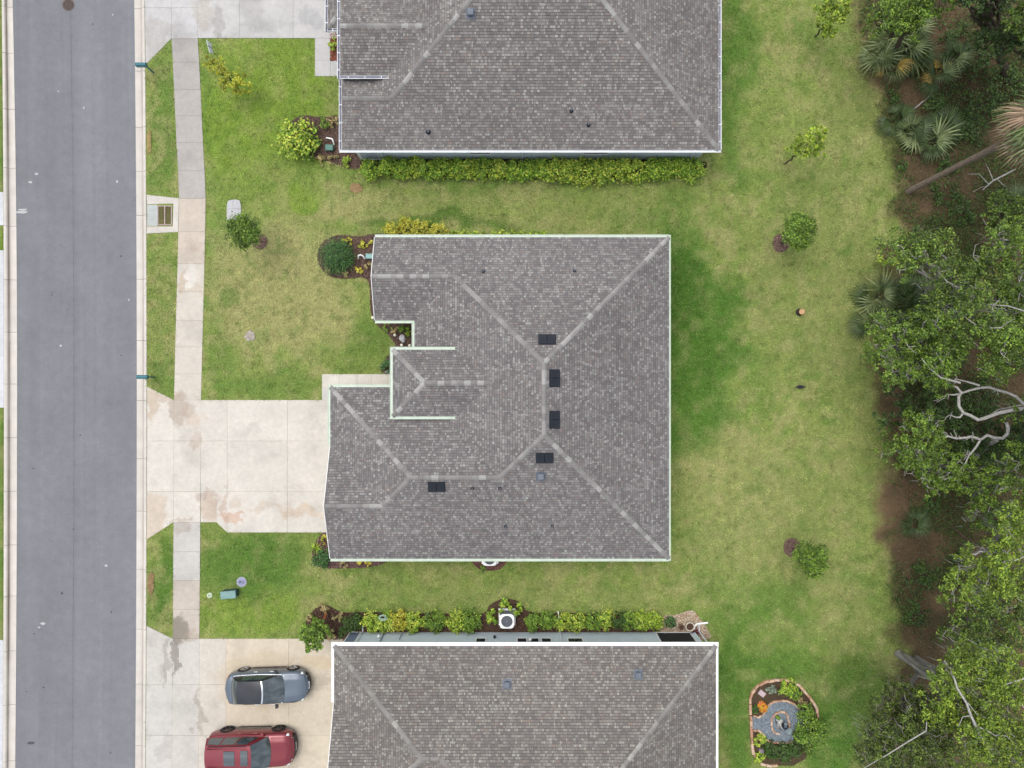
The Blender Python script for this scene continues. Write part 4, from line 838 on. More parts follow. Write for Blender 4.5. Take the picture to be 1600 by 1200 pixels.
# ---------------- grass
def build_grass():
    n = 560000; x = RNG.uniform(-21.6, 24.5, n); y = RNG.uniform(-23.6, 23.6, n)
    px = 800+x*FPX/CAM_H; py = 600-y*FPX/CAM_H; tt = (np.clip(py, 0, 1200)-600)/600
    keep = px > np.where(tt < 0, 229.3+(226-229.3)*tt**2, 229.3+(227.3-229.3)*tt**2)+.4
    for P in SLAB_POLYS+FOOT+BEDS+[GARDEN]:
        xs = [p[0] for p in P]; ys = [p[1] for p in P]
        k = np.where((x > min(xs)) & (x < max(xs)) & (y > min(ys)) & (y < max(ys)))[0]
        keep[k[inpoly(x[k], y[k], P)]] = False
    wm = wood_mask(x, y); keep &= RNG.uniform(size=n) > np.clip(wm*1.3-.1, 0, .93)
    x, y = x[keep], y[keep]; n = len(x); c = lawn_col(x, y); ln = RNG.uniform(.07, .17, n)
    a = RNG.uniform(0, 6.283, n)+fbm(x, y, 1.2, 2, 51)*4; ln *= .8+.6*fbm(x, y, 2, 2, 52); w = RNG.uniform(.012, .028, n); z0 = (fbm(x, y, .5, 3, 31)-.5)*.03
    d = np.stack([np.cos(a), np.sin(a), 0*a], 1); s = np.stack([-np.sin(a), np.cos(a), 0*a], 1); p = np.stack([x, y, z0-.01], 1); el = RNG.uniform(.25, .9, n)
    tip = p+d*(ln*np.cos(el))[:, None]+np.array([0, 0, 1])*(ln*np.sin(el))[:, None]
    V = np.stack([p-s*w[:, None], p+s*w[:, None], tip], 1)
    tuft = vnoise(x, y, 7, 53)*.6+vnoise(x*1.0, y, 3.2, 54)*.45+.5
    c = c*(tuft*RNG.uniform(.8, 1.3, n))[:, None]
    dry = RNG.uniform(size=n) < .10; c[dry] = c[dry]*.55+np.array(srgb(200, 192, 140))*.45
    c *= np.where(vnoise(x, y, 4.5, 55) > .9, .72, 1)[:, None]
    o = quads('grass', V, c*1.22, M_blade); tag(o, 'short mown grass blades covering the lawns', 'grass', kind='stuff')
build_grass()
# ---------------- woodland floor litter
def litter():
    n = 110000; x = RNG.uniform(18.5, 33, n); y = RNG.uniform(-24, 24, n); wm = wood_mask(x, y); k = RNG.uniform(size=n) < wm*.9+.004; x, y = x[k], y[k]; n = len(x)
    z = (fbm(x, y, .25, 3, 33)-.45)*.35*wood_mask(x, y)+.03; C = np.stack([x, y, z+RNG.uniform(0, .05, n)], 1)
    cols = np.array([srgb(*c) for c in ((132, 110, 86), (146, 124, 98), (112, 94, 72), (158, 136, 110), (98, 84, 64), (122, 104, 80), (96, 100, 58))])
    o = quads('leaf_litter', leafquads(C, .034, 1.2, .4), cols[RNG.integers(0, len(cols), n)]*RNG.uniform(.75, 1.1, (n, 1)), M_litter); tag(o, 'brown dead leaves covering the woodland floor on the right', 'leaf litter', kind='stuff')
    n = 90000; x = RNG.uniform(20, 33, n); y = RNG.uniform(-24, 24, n); w = wood_mask(x, y)*np.clip((fbm(x, y, .55, 4, 21)-.42)*6, 0, 1); k = RNG.uniform(size=n) < w; x, y = x[k], y[k]
    C = np.stack([x, y, RNG.uniform(.05, .3, len(x))], 1); o = quads('undergrowth', leafquads(C, .075, .4, .35), pick('under', len(x)), M_leaf); tag(o, 'low green undergrowth scattered over the woodland floor', 'undergrowth', kind='stuff')
litter()
ORD = ['first', 'second', 'third', 'fourth', 'fifth', 'sixth', 'seventh', 'eighth', 'ninth', 'tenth', 'eleventh', 'twelfth', 'thirteenth', 'fourteenth', 'fifteenth', 'sixteenth', 'seventeenth', 'eighteenth', 'nineteenth', 'twentieth', 'twenty-first', 'twenty-second', 'twenty-third', 'twenty-fourth']
# ---------------- hedges and shrubs
HG = 'hedge shrubs along the upper house'
xs = np.linspace(580, 1086, 24)
for i, x in enumerate(xs):
    y = 262 if not 850 < x < 1010 else 265; big = 850 < x < 1010
    shrub('hedge_shrub', ('yellow-tipped bulging shrub, ' if big else 'green shrub, ')+ORD[i]+' from the left in the hedge below the upper house', x+random.uniform(-4, 4), y+random.uniform(-2, 2), random.uniform(.54, .66)+(.1 if big else 0), random.uniform(.95, 1.2)+(.15 if big else 0), 'hedge2' if big or i in (3, 7, 9) else 'hedge', HG, n=1050, size=.066)
shrub('bush', 'big ragged yellow-green bush at the upper house front corner', 462, 215, 1.15, 1.5, 'hedge2', n=1000, size=.1)
shrub('bush', 'dark leafy bush tucked behind the ragged bush at the upper house', 478, 226, .8, 1.0, 'mid', n=420, size=.09)
for px, py, r, pal, lab in ((500, 192, .45, 'mid', 'low green shrub above the mulch at the upper house corner'), (519, 190, .36, 'tan', 'small yellowish shrub against the upper house left gutter'), (542, 253, .34, 'lime', 'small lime plant at the lower tip of the upper house mulch bed'), (519, 248, .3, 'tan', 'pale straw-coloured plant in the upper house mulch bed'), (500, 250, .3, 'tan', 'faded plant at the lawn edge of the upper house mulch bed'), (523, 68, .42, 'lime', 'bright green shrub in the red mulch by the upper porch')):
    shrub('small_shrub', lab, px, py, r, r*1.2, pal, n=150, size=.06)
# middle house
shrub('mound_shrub', 'large rounded dark green mound shrub in the middle house front bed', 524, 399, .98, 1.25, 'deep', n=2600, size=.05)
for px, py, r, pal, lab in ((543, 377, .28, 'gold', 'yellow plant at the top edge of the mound shrub'), (568, 383, .3, 'gold', 'round golden plant above the teal box'), (583, 380, .26, 'gold', 'golden plant half under the middle house eave'), (560, 421, .26, 'yellow', 'small bright yellow plant below the curved white pipe'), (539, 428, .18, 'tan', 'tiny straw plant at the lower rim of the front bed'), (514, 423, .22, 'tan', 'tan tuft at the lower left rim of the front bed'), (575, 415, .22, 'tan', 'pale twiggy plant near the gable edge of the middle house'), (605, 511, .26, 'mid', 'small green plant under the notch gutter of the middle house'), (616, 514, .2, 'tan', 'small tan plant between two green plants in the entry bed'), (629, 512, .32, 'mid', 'leafy green plant deep in the entry bed corner'), (640, 520, .3, 'hedge', 'green plant against the entry gutter of the middle house'), (505, 843, .34, 'gold', 'golden plant between garage corner and driveway'), (563, 880, .2, 'yellow', 'left yellow flowers under the lower gutter of the middle house'), (574, 880, .2, 'yellow', 'right yellow flowers under the lower gutter of the middle house'), (536, 883, .26, 'tan', 'dry brownish tuft below the garage corner'), (754, 889, .2, 'mid', 'small green weed beside the middle air conditioner')):
    shrub('small_plant', lab, px, py, r, r*1.1, pal, n=130, size=.055, cat='plant')
shrub('bush', 'round dark green bush at the garage corner of the middle house', 502, 874, .5, .9, 'deep', n=650, size=.06)
shrub('bush', 'dark green bush half hidden under the entry roof edge', 606, 572, .45, .7, 'deep', n=520, size=.05)
rosette('spiky_plant', 'spiky lime plant with long strap leaves by the garage corner', 494, 857, .45, .3, 'lime', 15, .03)
for k, (x, lab) in enumerate(((612, 'leftmost golden shrub of the hedge above the middle house'), (636, 'second golden shrub of the hedge above the middle house'), (660, 'third golden shrub of the hedge above the middle house'), (684, 'fourth golden shrub of the hedge above the middle house'))):
    shrub('golden_hedge_shrub', lab, x, [359, 356, 358, 362][k], [.5, .62, .6, .5][k], 1.0, 'gold', 'golden hedge above the middle house', n=620, size=.06)
for x in (706, 722, 738, 754, 770, 786, 802, 818, 834, 850): shrub('golden_hedge_shrub', ORD[(x-706)//16]+' low golden shrub from the left peeking out above the middle house gutter', x, 367.5, .3, .7, 'hedge2', 'low golden shrubs under the upper gutter', n=190, size=.06)
# lower house
for i, x in enumerate((548, 580, 602, 622, 645, 678, 712, 735)):
    shrub('hedge_shrub', ORD[i]+' hedge shrub from the left along the lower house wall, left of the air conditioner', x, 973+random.uniform(-2, 2), .6, .85, ['under', 'hedge2', 'hedge2', 'hedge2', 'hedge2', 'mid', 'hedge2', 'mid'][i] if i not in (3,) else 'gold', 'lower house hedge left part', n=760, size=.066)
for i, x in enumerate((834, 856, 878, 900, 928, 946, 965, 985, 1003, 1024)):
    shrub('hedge_shrub', ORD[i]+' hedge shrub right of the air conditioner along the lower house wall', x, 972+random.uniform(-2, 2), .52, .8, ['mid', 'mid', 'hedge2', 'hedge2', 'mid', 'hedge2', 'under', 'mid', 'lime', 'lime'][i], 'lower house hedge right part', n=680, size=.064)
for x, y, lab in ((769, 965, 'straggly green shrub left of the lower air conditioner fan'), (786, 948, 'leafy shrub directly above the lower air conditioner'), (806, 953, 'leafy shrub upper right of the lower air conditioner')): shrub('small_shrub', lab, x, y, .42, .7, 'hedge', n=170, size=.08)
for px, py, r, pal, lab in ((487, 967, .3, 'tan', 'brown and yellow tuft at the left tip of the lower house bed'), (506, 953, .34, 'tan', 'pale yellow plant at the top of the lower house bed'), (530, 966, .36, 'tan', 'straw-coloured plant left of the lower hedge'), (517, 992, .36, 'tan', 'dusty olive plant at the corner of the lower house gutter'), (532, 990, .35, 'under', 'dark low plant at the corner of the lower house wall')): shrub('small_plant', lab, px, py, r, .4, pal, n=120, size=.07, cat='plant')
tree('small_tree', 'bright green leafy little tree hanging over the tan driveway corner', (503, 974), [(492, 984, 1.7, .6), (483, 992, 1.9, .55), (500, 990, 1.8, .55), (486, 1005, 2.2, .5), (504, 978, 1.5, .45), (480, 982, 1.7, .4), (496, 1002, 2.0, .45)], 'mid', 110, .08, .04)
shrub('ball_shrub', 'dark clipped ball shrub in the pebble bed of the lower house', 1048, 974, .32, .6, 'deep', n=420, size=.045)
rosette('red_plant', 'dark red spiky plant at the back corner of the lower house', 1086, 989, .38, .3, 'red', 14, .035)
mb = MB(); mb.tube([W(510, 957, .35), W(503.5, 976, .5)], .06, 8, srgb(170, 104, 66)); o = mb.build('leaning_log', M_bark); tag(o, 'reddish brown post leaning in the lower house bed', 'post')
# ---------------- young trees on the lawns
tree('young_tree', 'sparse golden-leaved young tree near the white yard sign', (372, 138), [(338, 103, 2.3, 0.63), (331, 95, 2.5, 0.40), (346, 112, 2.1, 0.48), (362, 124, 1.7, 0.69), (374, 134, 1.5, 0.63), (356, 134, 1.4, 0.46), (378, 120, 1.6, 0.40)], 'goldtree', 58, .068, .04)
tree('round_tree', 'round green bush tree beside the white slab in the front lawn', (407, 376), [(381, 361, 2.7, 0.95), (372, 354, 2.8, 0.49), (390, 368, 2.5, 0.55), (380, 350, 2.6, 0.46), (378, 372, 2.5, 0.49)], 'mid', 260, .058, .05)
tree('young_tree', 'bright lime young tree at the top of the back lawn', (1275, 56), [(1300, 20, 3.2, 0.90), (1290, 38, 2.9, 0.72), (1308, 8, 3.5, 0.66), (1284, 50, 2.4, 0.42), (1312, 22, 3.2, 0.48)], 'lime', 60, .085, .05)
tree('young_tree', 'yellow-green young tree with a thin leaning trunk in the upper back lawn', (1227, 255), [(1262, 226, 3.3, 0.74), (1250, 238, 2.9, 0.66), (1274, 213, 3.5, 0.60), (1280, 234, 3.2, 0.42), (1244, 228, 3.0, 0.42), (1284, 206, 3.6, 0.34)], 'lime', 70, .08, .05)
tree('round_tree', 'dense dark green bush tree in the upper back lawn', (1220, 380), [(1247, 361, 2.5, 0.88), (1238, 366, 2.3, 0.61), (1258, 357, 2.6, 0.61), (1246, 348, 2.6, 0.51), (1248, 378, 2.3, 0.51)], 'mid', 260, .058, .05)
tree('round_tree', 'dense green bush tree in the lower back lawn', (1238, 857), [(1262, 870, 2.4, 0.78), (1272, 880, 2.6, 0.72), (1250, 866, 2.2, 0.55), (1280, 868, 2.5, 0.55), (1272, 890, 2.5, 0.45)], 'mid', 260, .058, .05)
# ---------------- woodland trees
def region(cx, cy, rx, ry, n, z, r):
    out = []; n = max(3, int(n*.8))
    for k in range(n):
        a = k*2.39996; q = math.sqrt((k+.6)/n); out.append((cx+rx*q*math.cos(a)+random.uniform(-6, 6), cy+ry*q*math.sin(a)+random.uniform(-6, 6), random.uniform(*z), random.uniform(*r)))
    return out
WG = 'woodland trees on the right'
tree('oak_tree', 'mossy oak leaning over the palmettos at mid right, with pale thin branches', (1470, 505), region(1430, 385, 46, 26, 9, (4.5, 6), (.65, .95))+region(1500, 450, 52, 44, 15, (5.5, 7.5), (.7, 1.05))+region(1550, 500, 24, 40, 6, (5, 7), (.6, .9)), 'oak', 58, .068, .2, WG, mossn=16, col=BARK,
     extra=[([(1440, 452, 4.6), (1430, 442, 4.9), (1424, 445, 5.0)], [.04, .03, .015]), ([(1455, 438, 4.8), (1442, 426, 5.1), (1441, 412, 5.3), (1436, 400, 5.4)], [.05, .04, .03, .015]), ([(1485, 470, 5.2), (1470, 430, 5.6), (1466, 416, 5.8)], [.05, .04, .02]), ([(1500, 450, 7), (1480, 440, 7.2), (1466, 425, 7.3)], [.05, .04, .02])])
tree('oak_tree', 'oak whose crown overhangs the lawn edge at mid right', (1455, 610), region(1400, 545, 48, 44, 14, (4.5, 6.2), (.65, .95))+region(1470, 535, 44, 38, 11, (5, 7), (.7, 1.0))+region(1440, 585, 50, 20, 8, (4.6, 6), (.6, .9)), 'oakb', 58, .068, .2, WG, mossn=16, col=BARK,
     extra=[([(1500, 598, 6), (1470, 590, 6.2), (1452, 575, 6.4), (1440, 560, 6.6)], [.10, .08, .05, .03]), ([(1404, 520, 5.6), (1408, 530, 5.6), (1416, 534, 5.4)], [.03, .03, .02])])
tree('oak_tree', 'tall oak crown at the right edge with grey mossy forks', (1560, 520), region(1585, 420, 36, 50, 10, (6.5, 8.5), (.75, 1.1))+region(1580, 520, 40, 46, 12, (6, 8), (.75, 1.05))+region(1550, 555, 24, 30, 5, (5.5, 7), (.6, .9)), 'oakb', 58, .068, .22, WG, mossn=22, col=BARK,
     extra=[([(1600, 486, 7.5), (1575, 478, 7.8), (1545, 476, 8.0)], [.06, .05, .02]), ([(1556, 500, 7.6), (1550, 480, 7.8), (1562, 468, 8)], [.05, .04, .02])])
TWIGS = []
for (a, b, z) in ((1482, 682, 4.6), (1494, 685, 4.6), (1489, 733, 4.1), (1484, 648, 4.7), (1480, 616, 5), (1487, 602, 5), (1507, 727, 4.1), (1513, 713, 4.2), (1518, 682, 4.5), (1545, 580, 5.4), (1492, 592, 5.4), (1560, 610, 5)):
    for q in range(3):
        dx, dy = random.uniform(-16, 6), random.uniform(-12, 12); TWIGS.append(([(a, b, z), (a+dx*.5+random.uniform(-3, 3), b+dy*.5+random.uniform(-3, 3), z+.1), (a+dx, b+dy, z+.15), (a+dx*1.4+random.uniform(-3, 3), b+dy*1.2, z+.1)], [.035, .028, .02, .01]))
tree('bare_limbed_tree', 'tree with thick bare twisting grey limbs at the right edge', (1522, 716), [(1572, 650, 4.6, .35), (1590, 655, 5, .4), (1600, 640, 5.2, .5)], 'oak', 58, .068, .2, WG, mossn=2, col=BARK, limbs=False,
     extra=[([(1522, 716, .3), (1526, 706, 1.6), (1540, 696, 2.6), (1558, 688, 3.4)], [.26, .17, .13, .10]),
            ([(1572, 660, 4.4), (1575, 668, 4.4), (1574, 678, 4.3), (1566, 685, 4.3), (1552, 684, 4.3), (1542, 680, 4.4), (1532, 687, 4.4), (1518, 682, 4.5), (1508, 684, 4.5), (1494, 685, 4.6), (1482, 682, 4.6), (1471, 682, 4.6), (1470, 689, 4.5)], [.14, .15, .15, .14, .14, .13, .12, .12, .11, .1, .09, .08, .04]),
            ([(1532, 687, 4.4), (1524, 700, 4.3), (1513, 713, 4.2), (1507, 727, 4.1), (1500, 733, 4.1), (1489, 733, 4.1)], [.1, .09, .07, .06, .05, .02]), ([(1507, 727, 4.1), (1500, 721, 4.2), (1492, 720, 4.3), (1487, 728, 4.3)], [.04, .03, .03, .015]),
            ([(1602, 638, 5.2), (1580, 641, 5.0), (1558, 646, 4.9), (1540, 653, 4.8), (1528, 656, 4.8), (1516, 649, 4.8), (1505, 645, 4.8), (1498, 634, 4.8), (1498, 620, 4.9), (1502, 613, 5), (1495, 605, 5), (1487, 602, 5)], [.18, .17, .16, .15, .15, .14, .14, .13, .12, .12, .1, .04]),
            ([(1505, 645, 4.8), (1500, 652, 4.7), (1493, 652, 4.7), (1484, 648, 4.7)], [.1, .09, .06, .02]), ([(1502, 615, 5), (1490, 617, 5), (1480, 616, 5)], [.08, .07, .03]),
            ([(1602, 634, 5.2), (1588, 620, 5.1), (1575, 614, 5), (1560, 610, 5), (1545, 605, 5), (1530, 606, 5), (1515, 610, 5), (1503, 614, 5)], [.14, .12, .11, .12, .12, .11, .1, .09]), ([(1530, 602, 5.2), (1510, 596, 5.2), (1492, 592, 5.4)], [.1, .08, .05]), ([(1565, 598, 5.2), (1555, 588, 5.3), (1545, 580, 5.4)], [.08, .06, .03]), ([(1540, 653, 4.8), (1560, 640, 4), (1600, 632, 3)], [.05, .05, .05])]+TWIGS)
tree('oak_tree', 'pale green oak with a ragged crown below the twisting bare limbs', (1440, 735), region(1430, 690, 44, 46, 16, (3.2, 5), (.6, .9))+region(1460, 735, 40, 30, 9, (3.2, 4.6), (.55, .85)), 'oakb', 58, .068, .16, WG, mossn=10, col=BARK)
tree('oak_tree', 'dark low tree mass beneath the bare twisting limbs', (1500, 660), region(1480, 640, 80, 26, 14, (1.6, 2.8), (.7, 1.0))+region(1540, 690, 60, 30, 12, (1.5, 2.6), (.7, 1.0))+region(1400, 640, 22, 30, 4, (1.6, 2.6), (.6, .8)), 'under', 58, .068, .12, WG, col=BARKD)
tree('oak_tree', 'medium green tree above the fallen log at the right', (1530, 770), region(1530, 765, 34, 40, 11, (3.5, 5), (.65, .9))+region(1580, 740, 26, 30, 5, (5, 6.5), (.65, .9)), 'oakb', 58, .068, .16, WG, mossn=4, col=BARK)
tree('oak_tree', 'yellow-green oak reaching in from the right below the log', (1560, 840), region(1540, 895, 56, 36, 14, (6, 8), (.7, 1.0))+region(1585, 820, 22, 50, 8, (6, 8), (.7, 1.0)), 'oaky', 58, .068, .2, WG, mossn=14, col=BARK, extra=[([(1600, 870, 7), (1575, 880, 7.2), (1560, 900, 7.4)], [.06, .05, .02])])
tree('oak_tree', 'darker green tree under the yellow-green oak at lower right', (1540, 950), region(1540, 965, 64, 46, 18, (4, 5.6), (.7, 1.0)), 'oak', 58, .068, .18, WG, mossn=6, col=BARK)
tree('oak_tree', 'mossy oak with a long pale bare branch in the lower right corner', (1404, 1021), region(1510, 1080, 60, 60, 20, (7, 9), (.7, 1.0))+region(1570, 1060, 34, 50, 10, (7, 9), (.7, 1.0))+region(1560, 1160, 50, 40, 14, (7, 9), (.75, 1.1))+region(1490, 1036, 22, 16, 3, (7, 8), (.5, .7)), 'oaky', 58, .068, .17, WG, mossn=60, col=srgb(150, 146, 138), mossL=(.4, .9),
     extra=[([(1404, 1021, 0), (1425, 1035, 1.4), (1450, 1056, 2.8), (1475, 1074, 4.2), (1500, 1100, 6)], [.24, .2, .18, .16, .14]), ([(1475, 1032, 9.2), (1485, 1045, 9.3), (1491, 1060, 9.4), (1496, 1076, 9.4), (1510, 1098, 9.4), (1517, 1118, 9.2), (1525, 1135, 9.0), (1535, 1158, 8.8), (1560, 1180, 8.6), (1610, 1200, 8.4)], [.04, .06, .07, .07, .08, .09, .11, .12, .13, .14]), ([(1525, 1135, 9), (1540, 1140, 9), (1556, 1150, 9), (1562, 1148, 9)], [.06, .05, .03, .02]), ([(1535, 1158, 8.8), (1548, 1180, 8.6), (1562, 1204, 8.4)], [.09, .08, .06]), ([(1517, 1118, 9.2), (1504, 1120, 9.3), (1498, 1135, 9.3)], [.05, .03, .02]), ([(1512, 1168, 8.8), (1535, 1180, 8.7), (1545, 1195, 8.6)], [.04, .04, .03]), ([(1556, 1075, 9), (1575, 1068, 9.1), (1600, 1060, 9.2)], [.03, .05, .06]), ([(1600, 1105, 8.8), (1585, 1092, 9), (1570, 1084, 9)], [.05, .04, .02]), ([(1512, 1098, 9.4), (1528, 1118, 9.3)], [.03, .015]), ([(1556, 1148, 8.9), (1572, 1150, 8.9), (1582, 1158, 8.9)], [.03, .03, .015])])
tree('oak_tree', 'second mossy oak with an olive crown overhanging the lawn at the bottom', (1432, 1028), region(1412, 1108, 42, 34, 10, (5.5, 7.5), (.6, .85))+region(1400, 1165, 54, 40, 16, (6, 8), (.7, 1.0))+region(1460, 1150, 40, 50, 10, (5, 7), (.7, .95)), 'olive', 58, .068, .15, WG, mossn=52, col=srgb(150, 146, 138), mossL=(.4, .9),
     extra=[([(1432, 1028, 0), (1450, 1038, 1.2), (1475, 1052, 2.8), (1490, 1075, 5)], [.16, .14, .12, .1]), ([(1350, 1200, 8), (1385, 1180, 8), (1420, 1158, 8.1), (1447, 1142, 8.2), (1448, 1128, 8.3)], [.02, .04, .05, .05, .03]), ([(1406, 1152, 8.1), (1390, 1152, 8.2), (1372, 1146, 8.2)], [.03, .03, .01])])
tree('oak_tree', 'bright green tree at the top edge above the palmettos', (1395, 90), region(1410, 22, 46, 30, 14, (4, 6), (.65, .95))+region(1478, 8, 12, 12, 3, (4, 5), (.4, .5)), 'mid', 58, .068, .16, WG, col=BARKD)
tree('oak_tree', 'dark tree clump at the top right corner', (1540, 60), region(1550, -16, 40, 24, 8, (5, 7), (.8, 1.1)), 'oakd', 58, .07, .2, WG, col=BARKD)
tree('oak_tree', 'bright leaf clump at the right edge near the top', (1570, 75), region(1604, 34, 12, 26, 5, (6, 7.5), (.6, .8)), 'oakb', 58, .068, .2, WG, col=BARKD)
tree('oak_tree', 'dark green tree below the tall palm at the right edge', (1560, 350), region(1580, 345, 34, 40, 12, (3.5, 5), (.7, .95)), 'oak', 58, .068, .16, WG, mossn=6, col=BARKD)
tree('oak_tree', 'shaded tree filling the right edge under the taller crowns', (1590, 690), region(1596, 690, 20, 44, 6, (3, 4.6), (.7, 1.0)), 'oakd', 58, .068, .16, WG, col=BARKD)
shrub('lime_shrub', 'glowing lime shrub at the lawn edge above the palmettos', 1393, 400, .6, 1.8, 'lime', n=160, size=.09); shrub('lime_shrub', 'small lime sapling below the overhanging oak', 1405, 582, .35, .9, 'lime', n=70, size=.08)
# ---------------- fan palms
def frond_mesh(name, cols, n=15, spread=2.5, L=.95, w=.075, droop=.25, seed=1, stalk=.45):
    rnd = random.Random(seed); mb = MB(); base = Vector((stalk, 0, .08))
    mb.tube([(0, 0, 0), (stalk*.6, 0, .08), tuple(base)], [.018, .014, .01], 4, tuple(cols[0]*1.1))
    for k in range(n):
        a = (k/(n-1)-.5)*2*spread/2*1.0; l = L*(.72+.28*math.cos(a*.8))*rnd.uniform(.9, 1.05); d = Vector((math.cos(a), math.sin(a), 0)); s = Vector((-d.y, d.x, 0)); col = tuple(rnd.choice(cols)*rnd.uniform(.8, 1.2))
        p1 = base+d*l*.45+Vector((0, 0, .04)); p2 = base+d*l*.8+Vector((0, 0, -droop*l*.35)); p3 = base+d*l+Vector((0, 0, -droop*l))
        mb.grid([[base-s*.006, base+s*.006], [p1-s*w*.55, p1+s*w*.55], [p2-s*w*.3, p2+s*w*.3], [p3-s*.003, p3+s*.003]], col)
    return mb.mesh(name, M_leaf)
FRG = [frond_mesh('frond', P_((132, 148, 94), (112, 130, 80), (152, 166, 112), (94, 112, 66)), seed=k, L=.9+.15*k, spread=2.4+.5*k) for k in range(3)]
FRY = [frond_mesh('frond', P_((190, 160, 80), (160, 140, 70), (140, 140, 80)), seed=5, L=.85, spread=2.6, droop=.4)]
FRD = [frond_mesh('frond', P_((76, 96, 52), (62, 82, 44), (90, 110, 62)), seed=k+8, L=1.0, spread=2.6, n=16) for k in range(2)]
FRB = [frond_mesh('frond', P_((190, 168, 140), (160, 134, 108), (206, 190, 166), (140, 116, 94)), seed=12, L=1.05, spread=1.8, droop=.5, w=.07)]
def place(parent, me, P, a, tilt, s):
    o = bpy.data.objects.new('frond', me); M = Matrix.Translation(P) @ Matrix.Rotation(a, 4, 'Z') @ Matrix.Rotation(-tilt, 4, 'Y') @ Matrix.Rotation(random.uniform(-.4, .4), 4, 'X') @ Matrix.Scale(s, 4)
    o.matrix_world = M; link(o, parent); o.matrix_basis = M
def palmetto(label, px, py, n, s=1.0, sets=(FRG,), z=.4):
    c = W(px, py, z); t = thing('palmetto', label, 'palmetto', (c.x, c.y, 0), 'palmettos at the woodland edge'); mb = MB(); mb.tube([(c.x, c.y, -.05), (c.x+.05, c.y, z*.6), (c.x, c.y+.05, z)], [.09, .08, .05], 6, BARKD); mb.build('stem', M_bark, t)
    for k in range(n): place(t, random.choice(random.choice(sets)), Vector((c.x+random.uniform(-.1, .1), c.y+random.uniform(-.1, .1), z*random.uniform(.7, 1.1))), k*6.283/n+random.uniform(-.3, .3), random.uniform(-.15, .5) if k % 3 else random.uniform(.7, 1.2), s*random.uniform(.7, 1.15))
for px, py, n, s, st, lab in ((1388, 62, 9, 1.0, (FRG,), 'grey-green palmetto at the upper left of the palmetto clump'), (1412, 78, 9, 1.05, (FRG,), 'central grey-green palmetto of the clump at the top right'), (1372, 88, 8, .9, (FRG, FRG, FRY), 'palmetto with yellowed fronds nearest the lawn at the top'), (1392, 104, 9, 1.0, (FRG, FRG, FRY), 'palmetto with an orange dead frond below the clump'), (1432, 92, 8, .9, (FRG, FRD), 'dark palmetto at the right side of the top clump'), (1425, 48, 8, .9, (FRG, FRD), 'shaded palmetto under the bright green tree at the top'),
    (1462, 116, 7, .9, (FRG, FRY, FRD), 'lone palmetto with yellow fronds right of the clump'), (1486, 92, 7, .9, (FRD, FRG), 'dark palmetto beside an orange frond'), (1420, 205, 9, 1.0, (FRD, FRG), 'palmetto above the big palm trunk, nearest the lawn'), (1450, 222, 9, 1.05, (FRD, FRG), 'palmetto just above the big palm trunk'), (1470, 200, 8, 1.0, (FRD,), 'dark palmetto right of the one above the palm trunk'), (1400, 185, 7, .9, (FRD,), 'small dark palmetto hugging the lawn edge'),
    (1372, 462, 8, 1.0, (FRD, FRG), 'palmetto spreading onto the lawn edge under the oak'), (1412, 468, 9, 1.2, (FRD,), 'large dark palmetto beneath the mossy oak'), (1438, 470, 9, 1.1, (FRD,), 'second dark palmetto beneath the mossy oak'), (1362, 505, 8, 1.0, (FRD, FRG), 'green palmetto on the lawn edge below the first'), (1425, 505, 8, 1.1, (FRD,), 'shaded palmetto between two oaks'),
    (1425, 818, 7, .9, (FRD,), 'isolated dark palmetto on the brown woodland floor'), (1562, 808, 8, 1.0, (FRD,), 'dark palmetto glimpsed between the crowns at the right'), (1585, 320, 8, 1.2, (FRD,), 'palmetto under the tall palm at the right edge'), (1480, 560, 7, 1.0, (FRD,), 'palmetto in the dark gap between the oaks')): palmetto(lab, px, py, n, s, st)
pb = W(1419, 299); pt = W(1632, 196, 9.2)
pm_ = thing('cabbage_palm', 'tall palm with a long bare grey trunk and brown-tipped fronds at the right edge', 'palm', pb)
mb = MB(); pts = [pb+(pt-pb)*t+Vector((math.sin(t*3)*.12, math.sin(t*2.2)*.15, 0)) for t in np.linspace(0, 1, 14)]; mb.tube(pts, [.2, .17, .16, .155, .15, .16, .15, .16, .17, .18, .2, .22, .25, .25], 10, srgb(152, 136, 124)); mb.build('trunk', M_bark, pm_, True)
for k in range(44):
    st = FRB if k % 2 else FRG; place(pm_, random.choice(st), pt+Vector((0, 0, .2-.3*(k % 3))), k*2.4, random.uniform(-.9, .9) if k % 3 == 0 else random.uniform(-1.1, .3), random.uniform(1.05, 1.4))
# fallen logs, dead branches
def logthing(label, pts, rad, col, name='fallen_log', cat='log', twigs=()):
    t = thing(name, label, cat, W(pts[0][0], pts[0][1])); mb = MB(); mb.tube([W(*p) for p in pts], rad, 8, col); mb.build('stem', M_bark, t, True)
    for tw in twigs: mb = MB(); mb.tube([W(*p) for p in tw], [.025, .02, .008][:len(tw)], 5, col); mb.build('branch', M_bark, t, True)
logthing('thin dark fallen log on the brown leaf litter', [(1485, 820, .12), (1505, 838, .15), (1530, 852, .14)], [.06, .09, .07], srgb(110, 88, 78))
logthing('pale dead branch below the palm trunk at the right', [(1535, 297, .5), (1552, 282, .8), (1568, 274, 1.0), (1587, 264, 1.2)], [.03, .045, .045, .03], srgb(200, 198, 194), 'dead_branch', 'branch', [[(1558, 279, .9), (1566, 288, .6), (1574, 293, .4)], [(1545, 288, .7), (1530, 272, .5), (1512, 272, .3)], [(1552, 282, .8), (1545, 265, .6), (1540, 255, .4)]])
logthing('short bleached log lying at the right edge', [(1568, 361, .4), (1580, 358, .45), (1592, 357, .45)], [.16, .18, .15], srgb(178, 176, 178))
